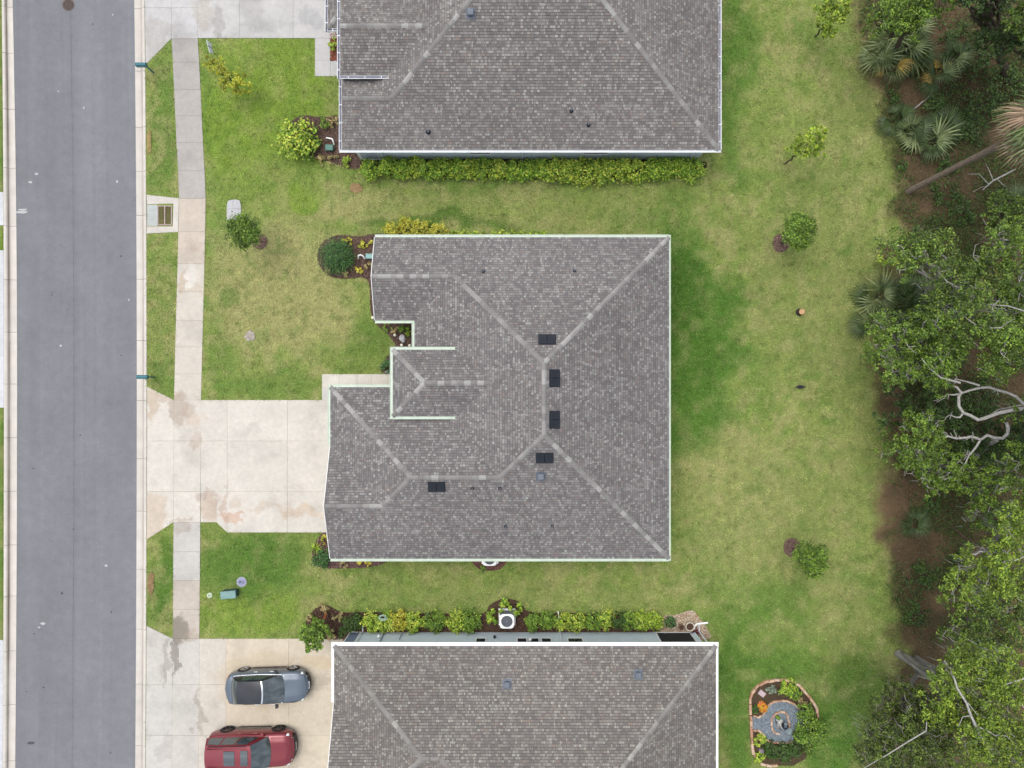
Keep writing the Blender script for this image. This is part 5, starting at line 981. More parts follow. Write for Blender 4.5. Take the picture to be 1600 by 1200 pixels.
logthing('bleached twigs on the litter above the palmetto', [(1425, 172, .1), (1435, 165, .18), (1442, 158, .15)], [.03, .05, .02], srgb(196, 190, 184), 'dead_branch', 'branch', [[(1445, 165, .12), (1460, 166, .2), (1473, 172, .15)], [(1430, 170, .1), (1450, 152, .2), (1462, 140, .1)]])
logthing('dead twigs on the litter below the palm trunk', [(1532, 335, .1), (1540, 350, .2), (1546, 362, .1)], [.02, .03, .015], srgb(190, 180, 170), 'dead_branch', 'branch', [[(1556, 345, .1), (1560, 360, .2), (1562, 370, .1)], [(1520, 300, .1), (1535, 292, .2), (1550, 290, .1)]])
stump = thing('tree_stump', 'round cut tree stump standing alone in the back lawn', 'stump', W(1249, 488)); c = W(1249, 488); mb = MB(); mb.lathe([(.24, -.05), (.2, .1), (.185, .36), (.17, .38)], c, 16, srgb(88, 82, 74)); mb.c[-1] = srgb(208, 164, 122); mb.build('bark', M_bark, stump)
mb = MB(); mb.lathe([(.165, .36), (.165, .39), (.1, .392)], c, 16, srgb(214, 172, 130)); mb.build('cut_top', M_vcs, stump)

for px, py, r, h, lab in ((1500, 60, 1.1, .8, 'dark thicket right of the bright green tree at the top'), (1530, 100, 1.0, .8, 'dark thicket in the shade right of the top palmettos'), (1465, 165, .8, .5, 'low dark weeds between the two palmetto clumps'), (1510, 330, .8, .5, 'brushy weeds right of the brown clearing'), (1500, 880, .7, .5, 'dark shrub in the lower brown clearing'), (1460, 790, .6, .3, 'low weeds at the top of the lower clearing'), (1545, 165, 1.3, 1.2, 'broad dark green thicket left of the tall palm crown'), (1520, 200, 1.0, 1.0, 'lower dark thicket between palmetto and palm crown'), (1575, 130, 1.0, 1.0, 'dark thicket above the tall palm crown'), (1480, 258, .6, .5, 'small green bush above the leaning palm trunk'), (1413, 258, .35, .4, 'little green sapling at the lawn edge above the palm base'), (1480, 300, .9, .35, 'low green ferns below the leaning palm trunk'), (1440, 900, .9, .3, 'low weeds on the brown floor at the lower woodland edge'), (1430, 960, .8, .3, 'patch of weeds near the bottom of the woodland edge'), (1540, 615, .9, .6, 'dark shrub in the gap behind the bare limbs'), (1395, 150, .5, .35, 'small green fern clump under the top palmettos')):
    shrub('thicket', lab, px, py, r, h, 'under', 'woodland thickets', n=int(420*r*r+80), size=.075)

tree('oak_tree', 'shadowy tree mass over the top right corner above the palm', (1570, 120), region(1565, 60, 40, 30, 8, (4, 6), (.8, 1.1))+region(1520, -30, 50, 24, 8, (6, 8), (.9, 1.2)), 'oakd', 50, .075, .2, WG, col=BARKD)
tree('oak_tree', 'unseen tall shade oak added beyond the right edge near the top', (1640, 110), region(1680, 70, 50, 60, 12, (8, 11), (1.0, 1.4)), 'oakd', 40, .09, .25, WG, col=BARKD)  # this oak and the next stand out of view, added to shade the woods
tree('oak_tree', 'unseen tall shade oak added beyond the right edge near the middle', (1630, 640), region(1690, 660, 50, 110, 18, (8, 11), (1.0, 1.4)), 'oakd', 40, .09, .25, WG, col=BARKD)
# ================================================================== cars
def car(name, label, cat, loc, yaw, D):
    t = thing(name, label, cat, loc); X = Matrix.Translation(Vector(loc)) @ Matrix.Rotation(yaw, 4, 'Z')
    T = lambda p: X @ Vector(p)
    paint = mat(name+'_paint', D['paint'], rough=.32, metallic=.35, coat=.8, spec=.5, noise=((3, .96, 1.04),)); trim = mat(name+'_trim', (.02, .02, .022), rough=.5)
    glass = mat(name+'_glass', (.035, .05, .055), rough=.03, spec=1.0, coat=1.0)
    L, Wd = D['L'], D['W']; hx = L/2
    xs = np.linspace(-1, 1, 33)
    def half(s):      # plan half width
        f = D['front_taper'] if s > 0 else D['rear_taper']; return Wd/2*(1-f*abs(s)**5)*(1-.012*math.cos(s*3))
    def topz(s): return float(np.interp(s, *D['top']))
    rows = []
    for s in xs:
        # bowed bumpers: ends curve in plan
        w = half(s); x = hx*s; zt = topz(s); zb = D['zb']+.10*max(0, abs(s)-.82)/.18
        def pt(y, z, k=0): return T((x-(math.copysign(1, s))*D['nose']*abs(s)**8*(abs(y)/w)**2, y, z))
        sec = [(.82*w, zb), (.97*w, zb+.06), (1.0*w, zb+.22), (1.0*w, (zb+zt)*.55), (.965*w, zt-.16), (.93*w, zt-.07), (.80*w, zt-.012), (.5*w, zt+.012), (0, zt+.02)]
        r = [pt(y, z) for y, z in sec]+[pt(-y, z) for y, z in sec[-2::-1]]; rows.append(r)
    mb = MB(); mb.grid(rows); mb.poly(rows[0]); mb.poly(rows[-1][::-1]); b = mb.build('body', paint, t, True)
    # dark lower grille and bumper strips
    def endstrip(sgn, z0, z1, yw, nm, m, off=.012):
        mb = MB(); r = []
        for y in np.linspace(-yw, yw, 11):
            w = half(sgn); xx = hx*sgn-sgn*D['nose']*(abs(y)/w)**2+sgn*off; r.append([T((xx, y, z0)), T((xx, y, z1)), T((xx-sgn*.05, y, z1+.02))])
        mb.grid(r); return mb.build(nm, m, t)
    endstrip(1, .22, topz(1)-.08, Wd*.33, 'grille', trim); endstrip(-1, .25, .48, Wd*.40, 'rear_bumper', trim)
    endstrip(1, .5, .56, Wd*.12, 'badge_bar', M_chrome, .02)
    # hood panel with creases, slightly proud of the body
    mb = MB(); r = []
    h0, h1 = D['hood']
    for s in np.linspace(h0, h1, 9):
        w = half(s)*.80; z = topz(s); x = hx*s; e = .0 if s < h1-.02 else .05
        r.append([T((x-.10*(abs(q)**2)*(1 if s > .6 else .3), q*w, z+.024+(.022 if .55 < abs(q) < .75 else .01)*(1 if s < h1-.01 else .2)-.02*abs(q)**6)) for q in (-1, -.82, -.7, -.58, -.3, 0, .3, .58, .7, .82, 1)])
    mb.grid(r); mb.build('hood', paint, t, True)
    # greenhouse
    zb_, zr = D['belt'], D['roofz']; cb = D['cab_base']; ct = D['cab_top']; wb, wt = D['wbelt']/2, D['wroof']/2
    def edge(x, w, z, bow, n=9, crown=0): return [(x+bow*(1-q*q), q*w, z+crown*(1-q*q)) for q in np.linspace(-1, 1, n)]
    def patch(e0, e1, m=5, bulge=0):
        return [[T(tuple(np.array(p)*(1-k/m)+np.array(q)*(k/m)+np.array((0, 0, bulge*math.sin(math.pi*k/m))))) for p, q in zip(e0, e1)] for k in range(m+1)]
    wsb = edge(cb[1], wb*.97, topz(cb[1]/hx)+.012, .16); wst = edge(ct[1], wt, zr, .07, crown=.035)
    rwb = edge(cb[0], wb*.93, topz(cb[0]/hx)+.012, -.12); rwt = edge(ct[0], wt, zr-D.get('rdrop', .02), -.05, crown=.03)
    mb = MB(); mb.grid(patch(wst, rwt, 8, .03)); rf = mb.build('roof', D.get('roofmat') or paint, t, True)
    mb = MB(); mb.grid(patch(wsb, wst, 6, .03)); mb.build('windshield', glass, t, True)
    mb = MB(); mb.grid(patch(rwt, rwb, 5, .03)); mb.build('rear_window', glass, t, True)
    mb = MB()
    for e in (wst,): 
        r0 = [T((p[0]+.005, p[1], p[2]+.008)) for p in e]; r1 = [T((p[0]-.075, p[1], p[2]+.012)) for p in e]; mb.grid([r0, r1])
    mb.build('header_trim', D['trimmat'] or paint, t)
    for sg in (-1, 1):
        n = 13; lo = []; hi = []
        for k in range(n):
            q = k/(n-1); lo.append(((cb[0]+.02)+(cb[1]-cb[0])*q, sg*(wb*(.93+.06*math.sin(q*3.14))), D['belt']-.02)); hi.append((ct[0]+(ct[1]-ct[0])*q, sg*wt*1.003, zr-.006-(D.get('rdrop', .02) if q < .2 else 0)))
        body_side = [[T(p) for p in lo], [T(tuple(np.array(p)*.5+np.array(q)*.5+np.array((0, sg*.03, 0)))) for p, q in zip(lo, hi)], [T(p) for p in hi]]
        mb = MB(); mb.grid(body_side); mb.build('side_pillars', D.get('pillarmat') or paint, t, True)
        segs = D['windows']
        for a, bq in segs:
            g = []
            for f in (.12, .5, .88):
                row = []
                for q in np.linspace(a, bq, 6):
                    k = q*(n-1); i = min(int(k), n-2); fr = k-i; l = np.array(lo[i])*(1-fr)+np.array(lo[i+1])*fr; h = np.array(hi[i])*(1-fr)+np.array(hi[i+1])*fr
                    p = l*(1-f)+h*f+np.array((0, sg*(.03*math.sin(f*3.14)+.012), 0)); row.append(T(tuple(p)))
                g.append(row)
            mb = MB(); mb.grid(g); mb.build('side_window', glass, t, True)
        # roof rail / drip line
        mb = MB(); mb.tube([T((l[0], l[1]*1.015, l[2]+.035)) for l in lo] if D.get('beltline') else [T((h[0], h[1]*.97, h[2]+.03)) for h in hi[1:-1]], .016, 6); mb.build('roof_rail', D['railmat'], t, True)
        # mirror
        mx = cb[1]-.30; mb = MB(); Mx = X @ Matrix.Translation((mx, sg*(Wd/2+.03), D['belt']+.04)); mb.grid([[Mx @ Vector((a*.09*r, sg*c*.11*r+sg*.02, d)) for a, c in ((1, -1), (1, .6), (.4, 1), (-1, 1), (-1, -1))] for r, d in ((.7, -.08), (1, -.02), (1, .05), (.75, .09))], closed=True); mb.poly([Mx @ Vector((a*.067, sg*c*.08+sg*.02, .09)) for a, c in ((1, -1), (1, .6), (.4, 1), (-1, 1), (-1, -1))]); mb.build('mirror', D.get('mirmat') or paint, t)
        # lamps
        for sgn, nm, col, ln in ((1, 'headlight', (.75, .78, .8), .34), (-1, 'tail_light', (.25, .01, .012), .22)):
            mb = MB(); r = []
            for q in np.linspace(0, 1, 6):
                s = sgn*(.99-.0-q*ln*.35); w = half(s); x = hx*s; y = w*(.62+.34*min(1, q*1.6)); z = topz(s)-.09
                xx = x-sgn*D['nose']*abs(s)**8*(y/w)**2
                r.append([T((xx+sgn*.012*(1-q), sg*(y+.012), z-.05)), T((xx+sgn*.01*(1-q), sg*(y+.004), z+.035)), T((xx-sgn*.03, sg*(y-.07), z+.088))])
            mb.grid(r); mb.build(nm, mat(name+nm, col, rough=.1, spec=.8, coat=.5), t)
        # wheels
        for wx in D['axles']:
            rr = D['wr']; c = (wx, sg*(Wd/2-.10), rr)
            we = bpy.data.objects.new('wheel', None); we.location = (0, 0, 0); link(we, t)
            def ring(r, y, k=26): return [T((c[0]+r*math.cos(6.2832*i/k), c[1]+sg*y, c[2]+r*math.sin(6.2832*i/k))) for i in range(k)]
            mb = MB(); mb.grid([ring(rr*.6, -.12), ring(rr*.96, -.12), ring(rr, -.08), ring(rr, .07), ring(rr*.96, .115), ring(rr*.7, .122)], closed=True); mb.build('tyre', M_rubber, we, True)
            mb = MB(); mb.grid([ring(rr*.7, .118), ring(rr*.66, .10)], closed=True); mb.poly(ring(rr*.66, .06))
            for s5 in range(5):
                a = s5*1.2566; p = []
                for (r_, wd) in ((.08, .05), (rr*.66, .035)):
                    ca, sa = math.cos(a), math.sin(a); p.append([T((c[0]+ca*r_-sa*wd, c[1]+sg*.11, c[2]+sa*r_+ca*wd)), T((c[0]+ca*r_+sa*wd, c[1]+sg*.11, c[2]+sa*r_-ca*wd))])
                mb.grid(p)
            mb.build('rim', D['rimmat'], we)
            mb = MB(); k = 16     # wheel arch lip
            r0 = [T((c[0]+(rr+.05)*math.cos(3.1416*i/k), sg*(Wd/2*half(wx/hx)/(Wd/2)+.004), c[2]+(rr+.05)*math.sin(3.1416*i/k))) for i in range(k+1)]; r1 = [T((c[0]+(rr*.98)*math.cos(3.1416*i/k), sg*(half(wx/hx)+.014), c[2]+(rr*.98)*math.sin(3.1416*i/k))) for i in range(k+1)]
            mb.grid([r0, r1]); mb.build('wheel_arch', trim, t)
        # sill and door seam handles
        mb = MB(); mb.box(-.9*1.0, 1.0, 0, .03, .17, .26, M=X @ Matrix.Translation((0, sg*(Wd/2+.002)-(.03 if sg < 0 else 0), 0))); mb.build('sill', trim, t)
        for wx in (-.55, .35): mb = MB(); mb.box(wx-.1, wx+.1, 0, .03, D['belt']-.16, D['belt']-.12, M=X @ Matrix.Translation((0, sg*(Wd/2*.985)-(.03 if sg < 0 else 0)+sg*.01, 0))); mb.build('door_handle', D['trimmat'] or paint, t)
    for (x0, x1, w) in D.get('sunroof', ()):
        mb = MB(); r = []
        for x in np.linspace(x0, x1, 4): r.append([T((x, y, zr+.045-.03*(y/wt)**2+.012)) for y in np.linspace(-w, w, 7)])
        mb.grid(r); mb.build('sunroof', glass, t, True)
    for y in D.get('ribs', ()):
        mb = MB(); mb.box(ct[0]+.1, ct[1]-.25, y-.02, y+.02, zr+.0, zr+.052-.03*(y/wt)**2+.008, M=X); mb.build('roof_rib', paint, t)
    return t
blackroof = mat('black_roof', (.018, .02, .026), rough=.22, coat=.3, spec=.5)
sx = (gx(354, .5)+gx(484, .5))/2
car('parked_car', 'grey-blue sedan with a black roof parked on the tan driveway', 'car', (sx, -17.2, .03), R(1.6), dict(L=4.75, W=1.84, paint=(.10, .128, .165), zb=.2, front_taper=.20, rear_taper=.16, nose=.26, top=([-1, -.97, -.9, -.75, -.55, 0, .28, .5, .8, .95, 1], [.72, .88, .98, 1.02, 1.0, .96, .97, .93, .84, .74, .60]), hood=(.47, .94), belt=.96, roofz=1.42, cab_base=(-1.78, .95), cab_top=(-1.42, -.02), wbelt=1.66, wroof=1.26, pillarmat=blackroof, beltline=True, windows=((.2, .5), (.53, .86)), roofmat=blackroof, trimmat=M_chrome, railmat=M_chrome, rimmat=M_chrome, mirmat=blackroof, axles=(-1.38, 1.42), wr=.335, rdrop=.05))
car('parked_car', 'dark red sport utility vehicle parked at the bottom edge', 'car', (-14.78, -20.68, .03), R(1.2), dict(L=4.95, W=1.98, paint=(.19, .018, .028), zb=.26, front_taper=.14, rear_taper=.10, nose=.2, top=([-1, -.97, -.9, -.6, 0, .3, .5, .85, .96, 1], [.9, 1.08, 1.16, 1.16, 1.12, 1.12, 1.10, 1.02, .9, .74]), hood=(.51, .95), belt=1.12, roofz=1.74, cab_base=(-2.38, 1.10), cab_top=(-2.2, .30), wbelt=1.80, wroof=1.34, windows=((.05, .3), (.33, .6), (.63, .88)), trimmat=None, railmat=M_blackm, rimmat=mat('dark_alloy', (.05, .05, .055), rough=.35, metallic=.8), axles=(-1.45, 1.48), wr=.385, rdrop=.06, sunroof=((-1.15, -.55, .40), (-.22, .18, .42)), ribs=(-.58, -.50, .50, .58)))
# ================================================================== small things
def mailbox(label, px, py, z=1.0):
    c = W(px, py, z); t = thing('mailbox', label, 'mailbox', (c.x+.17, c.y, 0)); teal = (.012, .10, .125); m = M_teal; mb = MB(); prof = [(-.11, 0), (-.11, .13)]+[(-.11*math.cos(a), .13+.11*math.sin(a)) for a in np.linspace(0, 3.1416, 9)]+[(.11, .13), (.11, 0)]
    rows = [[(x, c.y+y, z-.12+h) for y, h in prof] for x in (c.x-.3, c.x+.28)]; mb.grid(rows, closed=True); mb.poly(rows[0]); mb.poly(rows[1][::-1]); mb.build('box', m, t)
    mb = MB(); mb.box(c.x-.312, c.x-.300, c.y-.1, c.y+.1, z-.11, z+.09); mb.build('door', m, t); mb = MB(); mb.box(c.x+.13, c.x+.20, c.y-.035, c.y+.035, -.05, z+.0, bev=.02); mb.box(c.x-.2, c.x+.11, c.y-.04, c.y+.04, z-.2, z-.122); mb.build('post', m, t)
    mb = MB(); mb.box(c.x+.05, c.x+.2, c.y-.135, c.y-.122, z-.02, z+.05); mb.build('flag', M_plasg, t)
M_teal = mat('teal_paint', (.03, .13, .16), rough=.4, spec=.4)
mailbox('teal mailbox at the kerb beside the upper driveway', 221, 101); mailbox('teal mailbox at the kerb just above the middle driveway', 223, 589)
M_ugreen = mat('utility_green', (.16, .27, .26), rough=.5, noise=((6, .9, 1.1),)); M_ugreend = mat('utility_green_dark', (.035, .07, .075), rough=.6); M_uteal = mat('utility_teal', (.19, .34, .33), rough=.5, noise=((6, .9, 1.1),))
def ubox(label, px, py, w, d, h, rot=0, top=M_ugreen, side=M_ugreend, name='utility_box'):
    c = W(px, py, h); t = thing(name, label, 'utility box', (c.x, c.y, 0)); X = Matrix.Translation((c.x, c.y, 0)) @ Matrix.Rotation(rot, 4, 'Z')
    mb = MB(); mb.box(-w/2+.03, w/2-.03, -d/2+.03, d/2-.03, -.05, h-.08, M=X); mb.build('cabinet', side, t); mb = MB(); mb.box(-w/2, w/2, -d/2, d/2, h-.08, h, M=X, bev=.03); mb.build('lid', top, t); return t
ubox('dark green utility pedestal in the grass beside the lower sidewalk', 356, 930, .88, .44, .6, R(5)); ubox('green utility box in mulch at the upper house corner', 514, 230, .46, .34, .3, 0, mat('utility_dull', (.07, .17, .14), rough=.5), M_ugreend); ubox('teal utility box in mulch below the golden plants of the middle house', 577, 400, .44, .3, .3, 0, M_uteal, M_ugreend)
def pipe(label, pts, r, name='drain_pipe', m=M_white, cat='pipe'):
    mb = MB(); mb.tube([W(*p) for p in pts], r, 8); o = mb.build(name, m, None, True); tag(o, label, cat)
pipe('bent white drain pipe in the upper house mulch bed', [(510, 215.5, .12), (514, 216, .3), (519, 217, .36), (521, 222, .3), (522, 226, .1)], .045); pipe('curved white drain pipe in the middle house front bed', [(560, 404, .08), (560, 399.5, .28), (563, 398, .36), (567, 400, .3), (570, 404, .1)], .045); pipe('long white drain pipe in the pebbles at the lower house back corner', [(1084, 984, .15), (1085, 978, .15), (1089, 975, .15), (1106, 973, .12)], .06); pipe('thin white standpipe above the lower hedge', [(873, 968, .0), (873, 962, .5), (872, 956, .7)], .035)
def ac(label, px, py, h=.85, s=.8):
    c = W(px, py, h); t = thing('air_conditioner', label, 'air conditioner', (c.x, c.y, 0)); x, y = c.x, c.y; k = s/2
    mb = MB(); mb.box(x-k-.08, x+k+.08, y-k-.08, y+k+.08, -.02, .08); mb.build('pad', M_conc, t); mb = MB(); mb.box(x-k+.02, x+k-.02, y-k+.02, y+k-.02, .08, h-.05)
    for q in range(9): z = .14+q*.07; mb.box(x-k, x+k, y-k, y+k, z, z+.015)
    mb.build('cabinet', M_galvd, t)
    mb = MB(); n = 32; r = .33*s/.8; out = []; inn = []
    for q in range(n):
        a = 6.2832*q/n; ca, sa = math.cos(a), math.sin(a); e = (abs(ca)**5+abs(sa)**5)**(-1/5); out.append((x+ca*e*k*1.01, y+sa*e*k*1.01)); inn.append((x+ca*r, y+sa*r))
    mb.grid([[(*p, h-.06) for p in out], [(*p, h) for p in out], [(*p, h+.012) for p in inn], [(*p, h-.1) for p in inn]], closed=True); mb.build('top_panel', M_white, t)
    mb = MB(); mb.poly([(*p, h-.28) for p in inn]); mb.grid([[(*p, h-.1) for p in inn], [(*p, h-.28) for p in inn]], closed=True); mb.build('fan_well', M_blackm, t)
    mb = MB()
    for q in range(3):
        a0 = q*2.094+.4; p = []
        for f in np.linspace(0, 1, 5): a = a0+f*.8; p.append([(x+.05*math.cos(a), y+.07*math.sin(a), h-.17+.03*f), (x+r*.92*math.cos(a+.1), y+r*.92*math.sin(a+.1), h-.20+.08*f)])
        mb.grid(p)
    mb.lathe([(.05, -.22), (.05, -.12), (.02, -.11)], (x, y, h), 12); mb.build('fan', M_white, t)
    for rr in (.1, .16, .22, .28): mb = MB(); mb.tube([(x+rr*s/.8*math.cos(6.2832*q/24), y+rr*s/.8*math.sin(6.2832*q/24), h-.005) for q in range(25)], .005, 4); mb.build('guard_ring', M_blackm, t)
    mb = MB(); mb.tube([(x+k+.06, y-.2, .1), (x+k+.06, y-.2, .5), (x+k+.06, y+.15, .5)], .025, 5); mb.build('service_line', M_white, t)
M_galvd = mat('ac_grey', (.12, .13, .15), rough=.6)
ac('white-topped air conditioner beside the lower house wall', 792, 971); ac('air conditioner mostly hidden under the middle house lower gutter', 765, 873)
# white slab marker, sandy patch, meter lids, bird, yard sign, stones
t = thing('access_slab', 'pale rounded concrete slab lying in the front lawn by the round tree', 'slab', W(366, 328)); mb = MB(); P = pxpoly([(354.5, 344), (355, 320), (356.5, 314.5), (361, 312.5), (370, 312), (375, 314), (376.5, 320), (378, 344)]); mb.prism(ccw(P), -.03, .06, srgb(206, 206, 210), bev=.015); mb.build('slab', M_conc, t)
mb = MB(); mb.box(W(356, 327).x, W(377, 327).x, W(0, 327).y, W(0, 326.5).y, .055, .0635, srgb(150, 150, 152)); mb.box(W(364.5, 0).x, W(365, 0).x, W(0, 326).y, W(0, 313).y, .055, .063, srgb(150, 150, 152)); mb.build('joint', M_conc, t)
def patch(label, px, py, rx, ry, col, name='sand_patch'):
    mb = MB(); pts = []
    for q in range(22): a = q*.2856; r = random.uniform(.7, 1.15); p = W(px+rx*r*math.cos(a), py+ry*r*math.sin(a)); pts.append((p.x, p.y, .03+.02*random.random()))
    c = W(px, py); n = len(pts)
    for q in range(n): mb.poly([pts[q-1], pts[q], (c.x, c.y, .07)], tuple(np.array(srgb(*col))*random.uniform(.9, 1.08)))
    o = mb.build(name, M_soil); tag(o, label, 'soil', kind='stuff')
patch('small pale sandy ant mound in the dry front lawn', 391, 525, 9, 8, (186, 176, 168)); patch('bare orange dirt spot below the upper hedge corner', 556, 294, 11, 8, (168, 140, 104), 'bare_dirt'); patch('bare dirt patch on the lower verge by the kerb', 236, 912, 6, 18, (158, 132, 98), 'bare_dirt'); patch('worn tan dirt strip on the upper verge by the kerb', 233, 222, 4, 22, (168, 150, 100), 'bare_dirt')
def disc(label, name, px, py, r, col, col2, z=.06):
    c = W(px, py); t = thing(name, label, 'lid', c); mb = MB(); mb.lathe([(r*1.15, -.03), (r*1.1, z), (r*.85, z+.008)], c, 18, col); mb.build('rim', M_vcs, t); mb = MB(); mb.lathe([(r*.8, z), (r*.8, z+.014)], c, 18, col2)
    mb.box(c.x-r*.5, c.x-r*.1, c.y-r*.2, c.y+r*.3, z+.012, z+.02, tuple(np.array(col2)*.4)); mb.box(c.x+r*.1, c.x+r*.5, c.y-r*.3, c.y+r*.2, z+.012, z+.02, tuple(np.array(col2)*.6)); mb.build('lid', M_vcs, t)
disc('blue-grey water meter lid in the grass above the green pedestal', 'meter_lid', 378, 909, .27, srgb(176, 178, 190), srgb(160, 164, 196)); disc('small pale sprinkler ring in the grass beside the sidewalk', 'sprinkler_ring', 328, 930, .14, srgb(206, 222, 196), srgb(200, 216, 190))
b = thing('bird', 'small dark bird on the back lawn below the stump', 'bird', W(1248, 604.5)); c = W(1248, 604.5); mb = MB()
mb.tube([c+Vector(p) for p in ((-.30, -.03, .18), (-.24, -.02, .2), (-.2, -.015, .21), (-.14, 0, .17), (-.03, .01, .15), (.12, .01, .16), (.2, 0, .17), (.32, 0, .16))], [.006, .02, .035, .05, .095, .075, .04, .03], 10, srgb(44, 46, 56)); mb.build('body', M_vc, b, True)
for sg in (-1, 1):
    mb = MB(); mb.grid([[c+Vector((-.06, sg*.06, .2)), c+Vector((-.02, sg*.105, .16))], [c+Vector((.1, sg*.03, .235)), c+Vector((.12, sg*.09, .17))], [c+Vector((.27, sg*.01, .2)), c+Vector((.27, sg*.03, .19))]], srgb(60, 62, 72)); mb.build('wing', M_vc, b); mb = MB(); mb.tube([c+Vector((.0, sg*.03, .12)), c+Vector((.01, sg*.03, .0))], .008, 5, srgb(60, 50, 40)); mb.build('leg', M_vc, b)
c = W(330, 78); t = thing('yard_sign', 'white yard sign with a dark bar on the grass below the upper driveway', 'sign', c); a = Vector(W(323, 63, .55)); bb = Vector(W(331, 85, .15)); bb2 = Vector(W(331, 85, .75))
p0, p1 = Vector(W(330, 68, .25)), Vector(W(333.5, 84, .25)); q0, q1 = Vector(W(322.5, 62.5, .85)), Vector(W(327.5, 82.5, .85))
def lp(u, v): return (p0.lerp(p1, u)).lerp(q0.lerp(q1, u), v)
nn = (p1-p0).cross(q0-p0).normalized(); nn = nn if nn.z > 0 else -nn
mb = MB(); r0 = [lp(0, 0), lp(1, 0), lp(1, 1), lp(0, 1)]; mb.grid([[v-nn*.01 for v in r0], [v+nn*.01 for v in r0]], srgb(232, 238, 246, .8), True); mb.poly([v+nn*.01 for v in r0], srgb(232, 238, 246, .8)); mb.poly([v-nn*.01 for v in r0][::-1], srgb(232, 238, 246, .8)); mb.build('panel', M_vc, t)
mb = MB(); mb.poly([lp(.44, 0)+nn*.014, lp(.53, 0)+nn*.014, lp(.53, 1)+nn*.014, lp(.44, 1)+nn*.014], srgb(40, 52, 84)); mb.build('printed_bar', M_vc, t)
for u in (.15, .85): mb = MB(); g = lp(u, 0); mb.tube([g+nn*.0, Vector((g.x+.1, g.y-.05, -.05))], .008, 5, srgb(60, 60, 62)); mb.build('stake', M_vc, t)
def rock(label, px, py, rx, ry, h, col, rot=0, name='rock', cat='rock'):
    bm = bmesh.new(); bmesh.ops.create_icosphere(bm, subdivisions=2, radius=1); c = W(px, py)
    for v in bm.verts: k = random.uniform(.85, 1.1); v.co = Vector((v.co.x*rx*k, v.co.y*ry*k, v.co.z*h*k))
    me = bpy.data.meshes.new(name); bm.to_mesh(me); bm.free(); a = me.color_attributes.new('Col', 'FLOAT_COLOR', 'CORNER'); a.data.foreach_set('color', list((*srgb(*col), 1))*len(me.loops)); me.materials.append(M_vcs)
    o = bpy.data.objects.new(name, me); o.location = (c.x, c.y, h*.4); o.rotation_euler.z = rot; COL.objects.link(o); return tag(o, label, cat)
rock('large pale grey rock in the entry bed of the middle house', 629.5, 529, .2, .27, .2, (204, 204, 208), .3); rock('pale rock peeking out under the entry roof beside the walk', 606, 581, .16, .1, .12, (206, 210, 212))
for px, py, lab in ((583.5, 497, 'small white path light at the gable corner'), (618, 524, 'small round path light left of the entry rock'), (628.5, 539.5, 'small round path light below the entry rock'), (641, 540, 'tiny path light in the entry corner of the gutters'), (598, 572.5, 'small path light beside the dark entry bush')):
    c = W(px, py); t = thing('path_light', lab, 'lamp', c); mb = MB(); mb.lathe([(.02, -.05), (.02, .22)], c, 8); mb.build('stake', M_blackm, t); mb = MB(); mb.lathe([(.03, .22), (.085, .24), (.08, .28), (.02, .31)], c, 12); mb.build('cap', mat('path_light_cap', (.75, .72, .6), rough=.4), t, True)
for px, py, r, lab in ((1076, 976.5, .26, 'round white-rimmed pot in the pebble bed'), (1063, 977.5, .17, 'small dark pot in the pebble bed')):
    c = W(px, py); t = thing('plant_pot', lab, 'pot', c); mb = MB(); mb.lathe([(r*.7, 0), (r, .3), (r, .34), (r*.82, .34), (r*.8, .26)], c, 20, srgb(232, 222, 206) if r > .2 else srgb(150, 120, 104)); mb.c[-1] = srgb(96, 74, 62); mb.build('pot', M_vcs, t)
pipe('coil of pale green garden hose lying on the lower hedge', [(598+7*math.cos(a)*(1-.012*k), 965+5*math.sin(a)*(1-.012*k), .85+.004*k) for k, a in enumerate(np.linspace(0, 15, 50))], .018, 'garden_hose', mat('hose', (.35, .5, .42), rough=.4), 'hose')
# ================================================================== ornamental garden bed
gd = thing('garden_bed', 'kidney-shaped garden bed edged with tan stones in the lower back lawn', 'garden', W(1224, 1130))
mb = MB(); mb.poly([(x, y, .03) for x, y in ccw(GARDEN)], srgb(92, 78, 62)); mb.build('soil', M_soil, gd)
gp = pxpoly([(1173, 1119), (1184, 1122), (1191, 1118), (1196, 1111), (1201, 1101), (1208, 1097), (1220, 1095), (1230, 1096), (1240, 1100), (1247, 1106), (1252, 1115), (1254, 1130), (1253, 1142), (1247, 1151), (1240, 1157), (1230, 1159), (1215, 1159), (1203, 1157), (1197, 1153), (1193, 1147), (1186, 1140), (1173, 1139)])
mb = MB(); mb.poly([(x, y, .05) for x, y in ccw(gp)], srgb(130, 142, 152)); go_ = mb.build('gravel_path', M_soil, gd)
xx = [p[0] for p in gp]; yy = [p[1] for p in gp]; x = RNG.uniform(min(xx), max(xx), 5200); y = RNG.uniform(min(yy), max(yy), 5200); m = inpoly(x, y, gp); x, y = x[m], y[m]
o = quads('pebbles', leafquads(np.stack([x, y, RNG.uniform(.055, .07, len(x))], 1), .03, 1.0, .8), np.array(srgb(146, 158, 168))*RNG.uniform(.6, 1.4, (len(x), 1)), M_litter, go_); o['kind'] = 'stuff'
bms = MB(); bms.box(-.5, .5, -.5, .5, 0, 1, bev=.12)
STONE = [bms.mesh('edging_stone', mat('edging_stone_%d' % k, srgb(*c), rough=.95, noise=((7, .8, 1.12), (40, .85, 1.12)), bump=.5, bscale=40)) for k, c in enumerate(((226, 190, 160), (212, 172, 142), (232, 204, 178), (200, 156, 128)))]
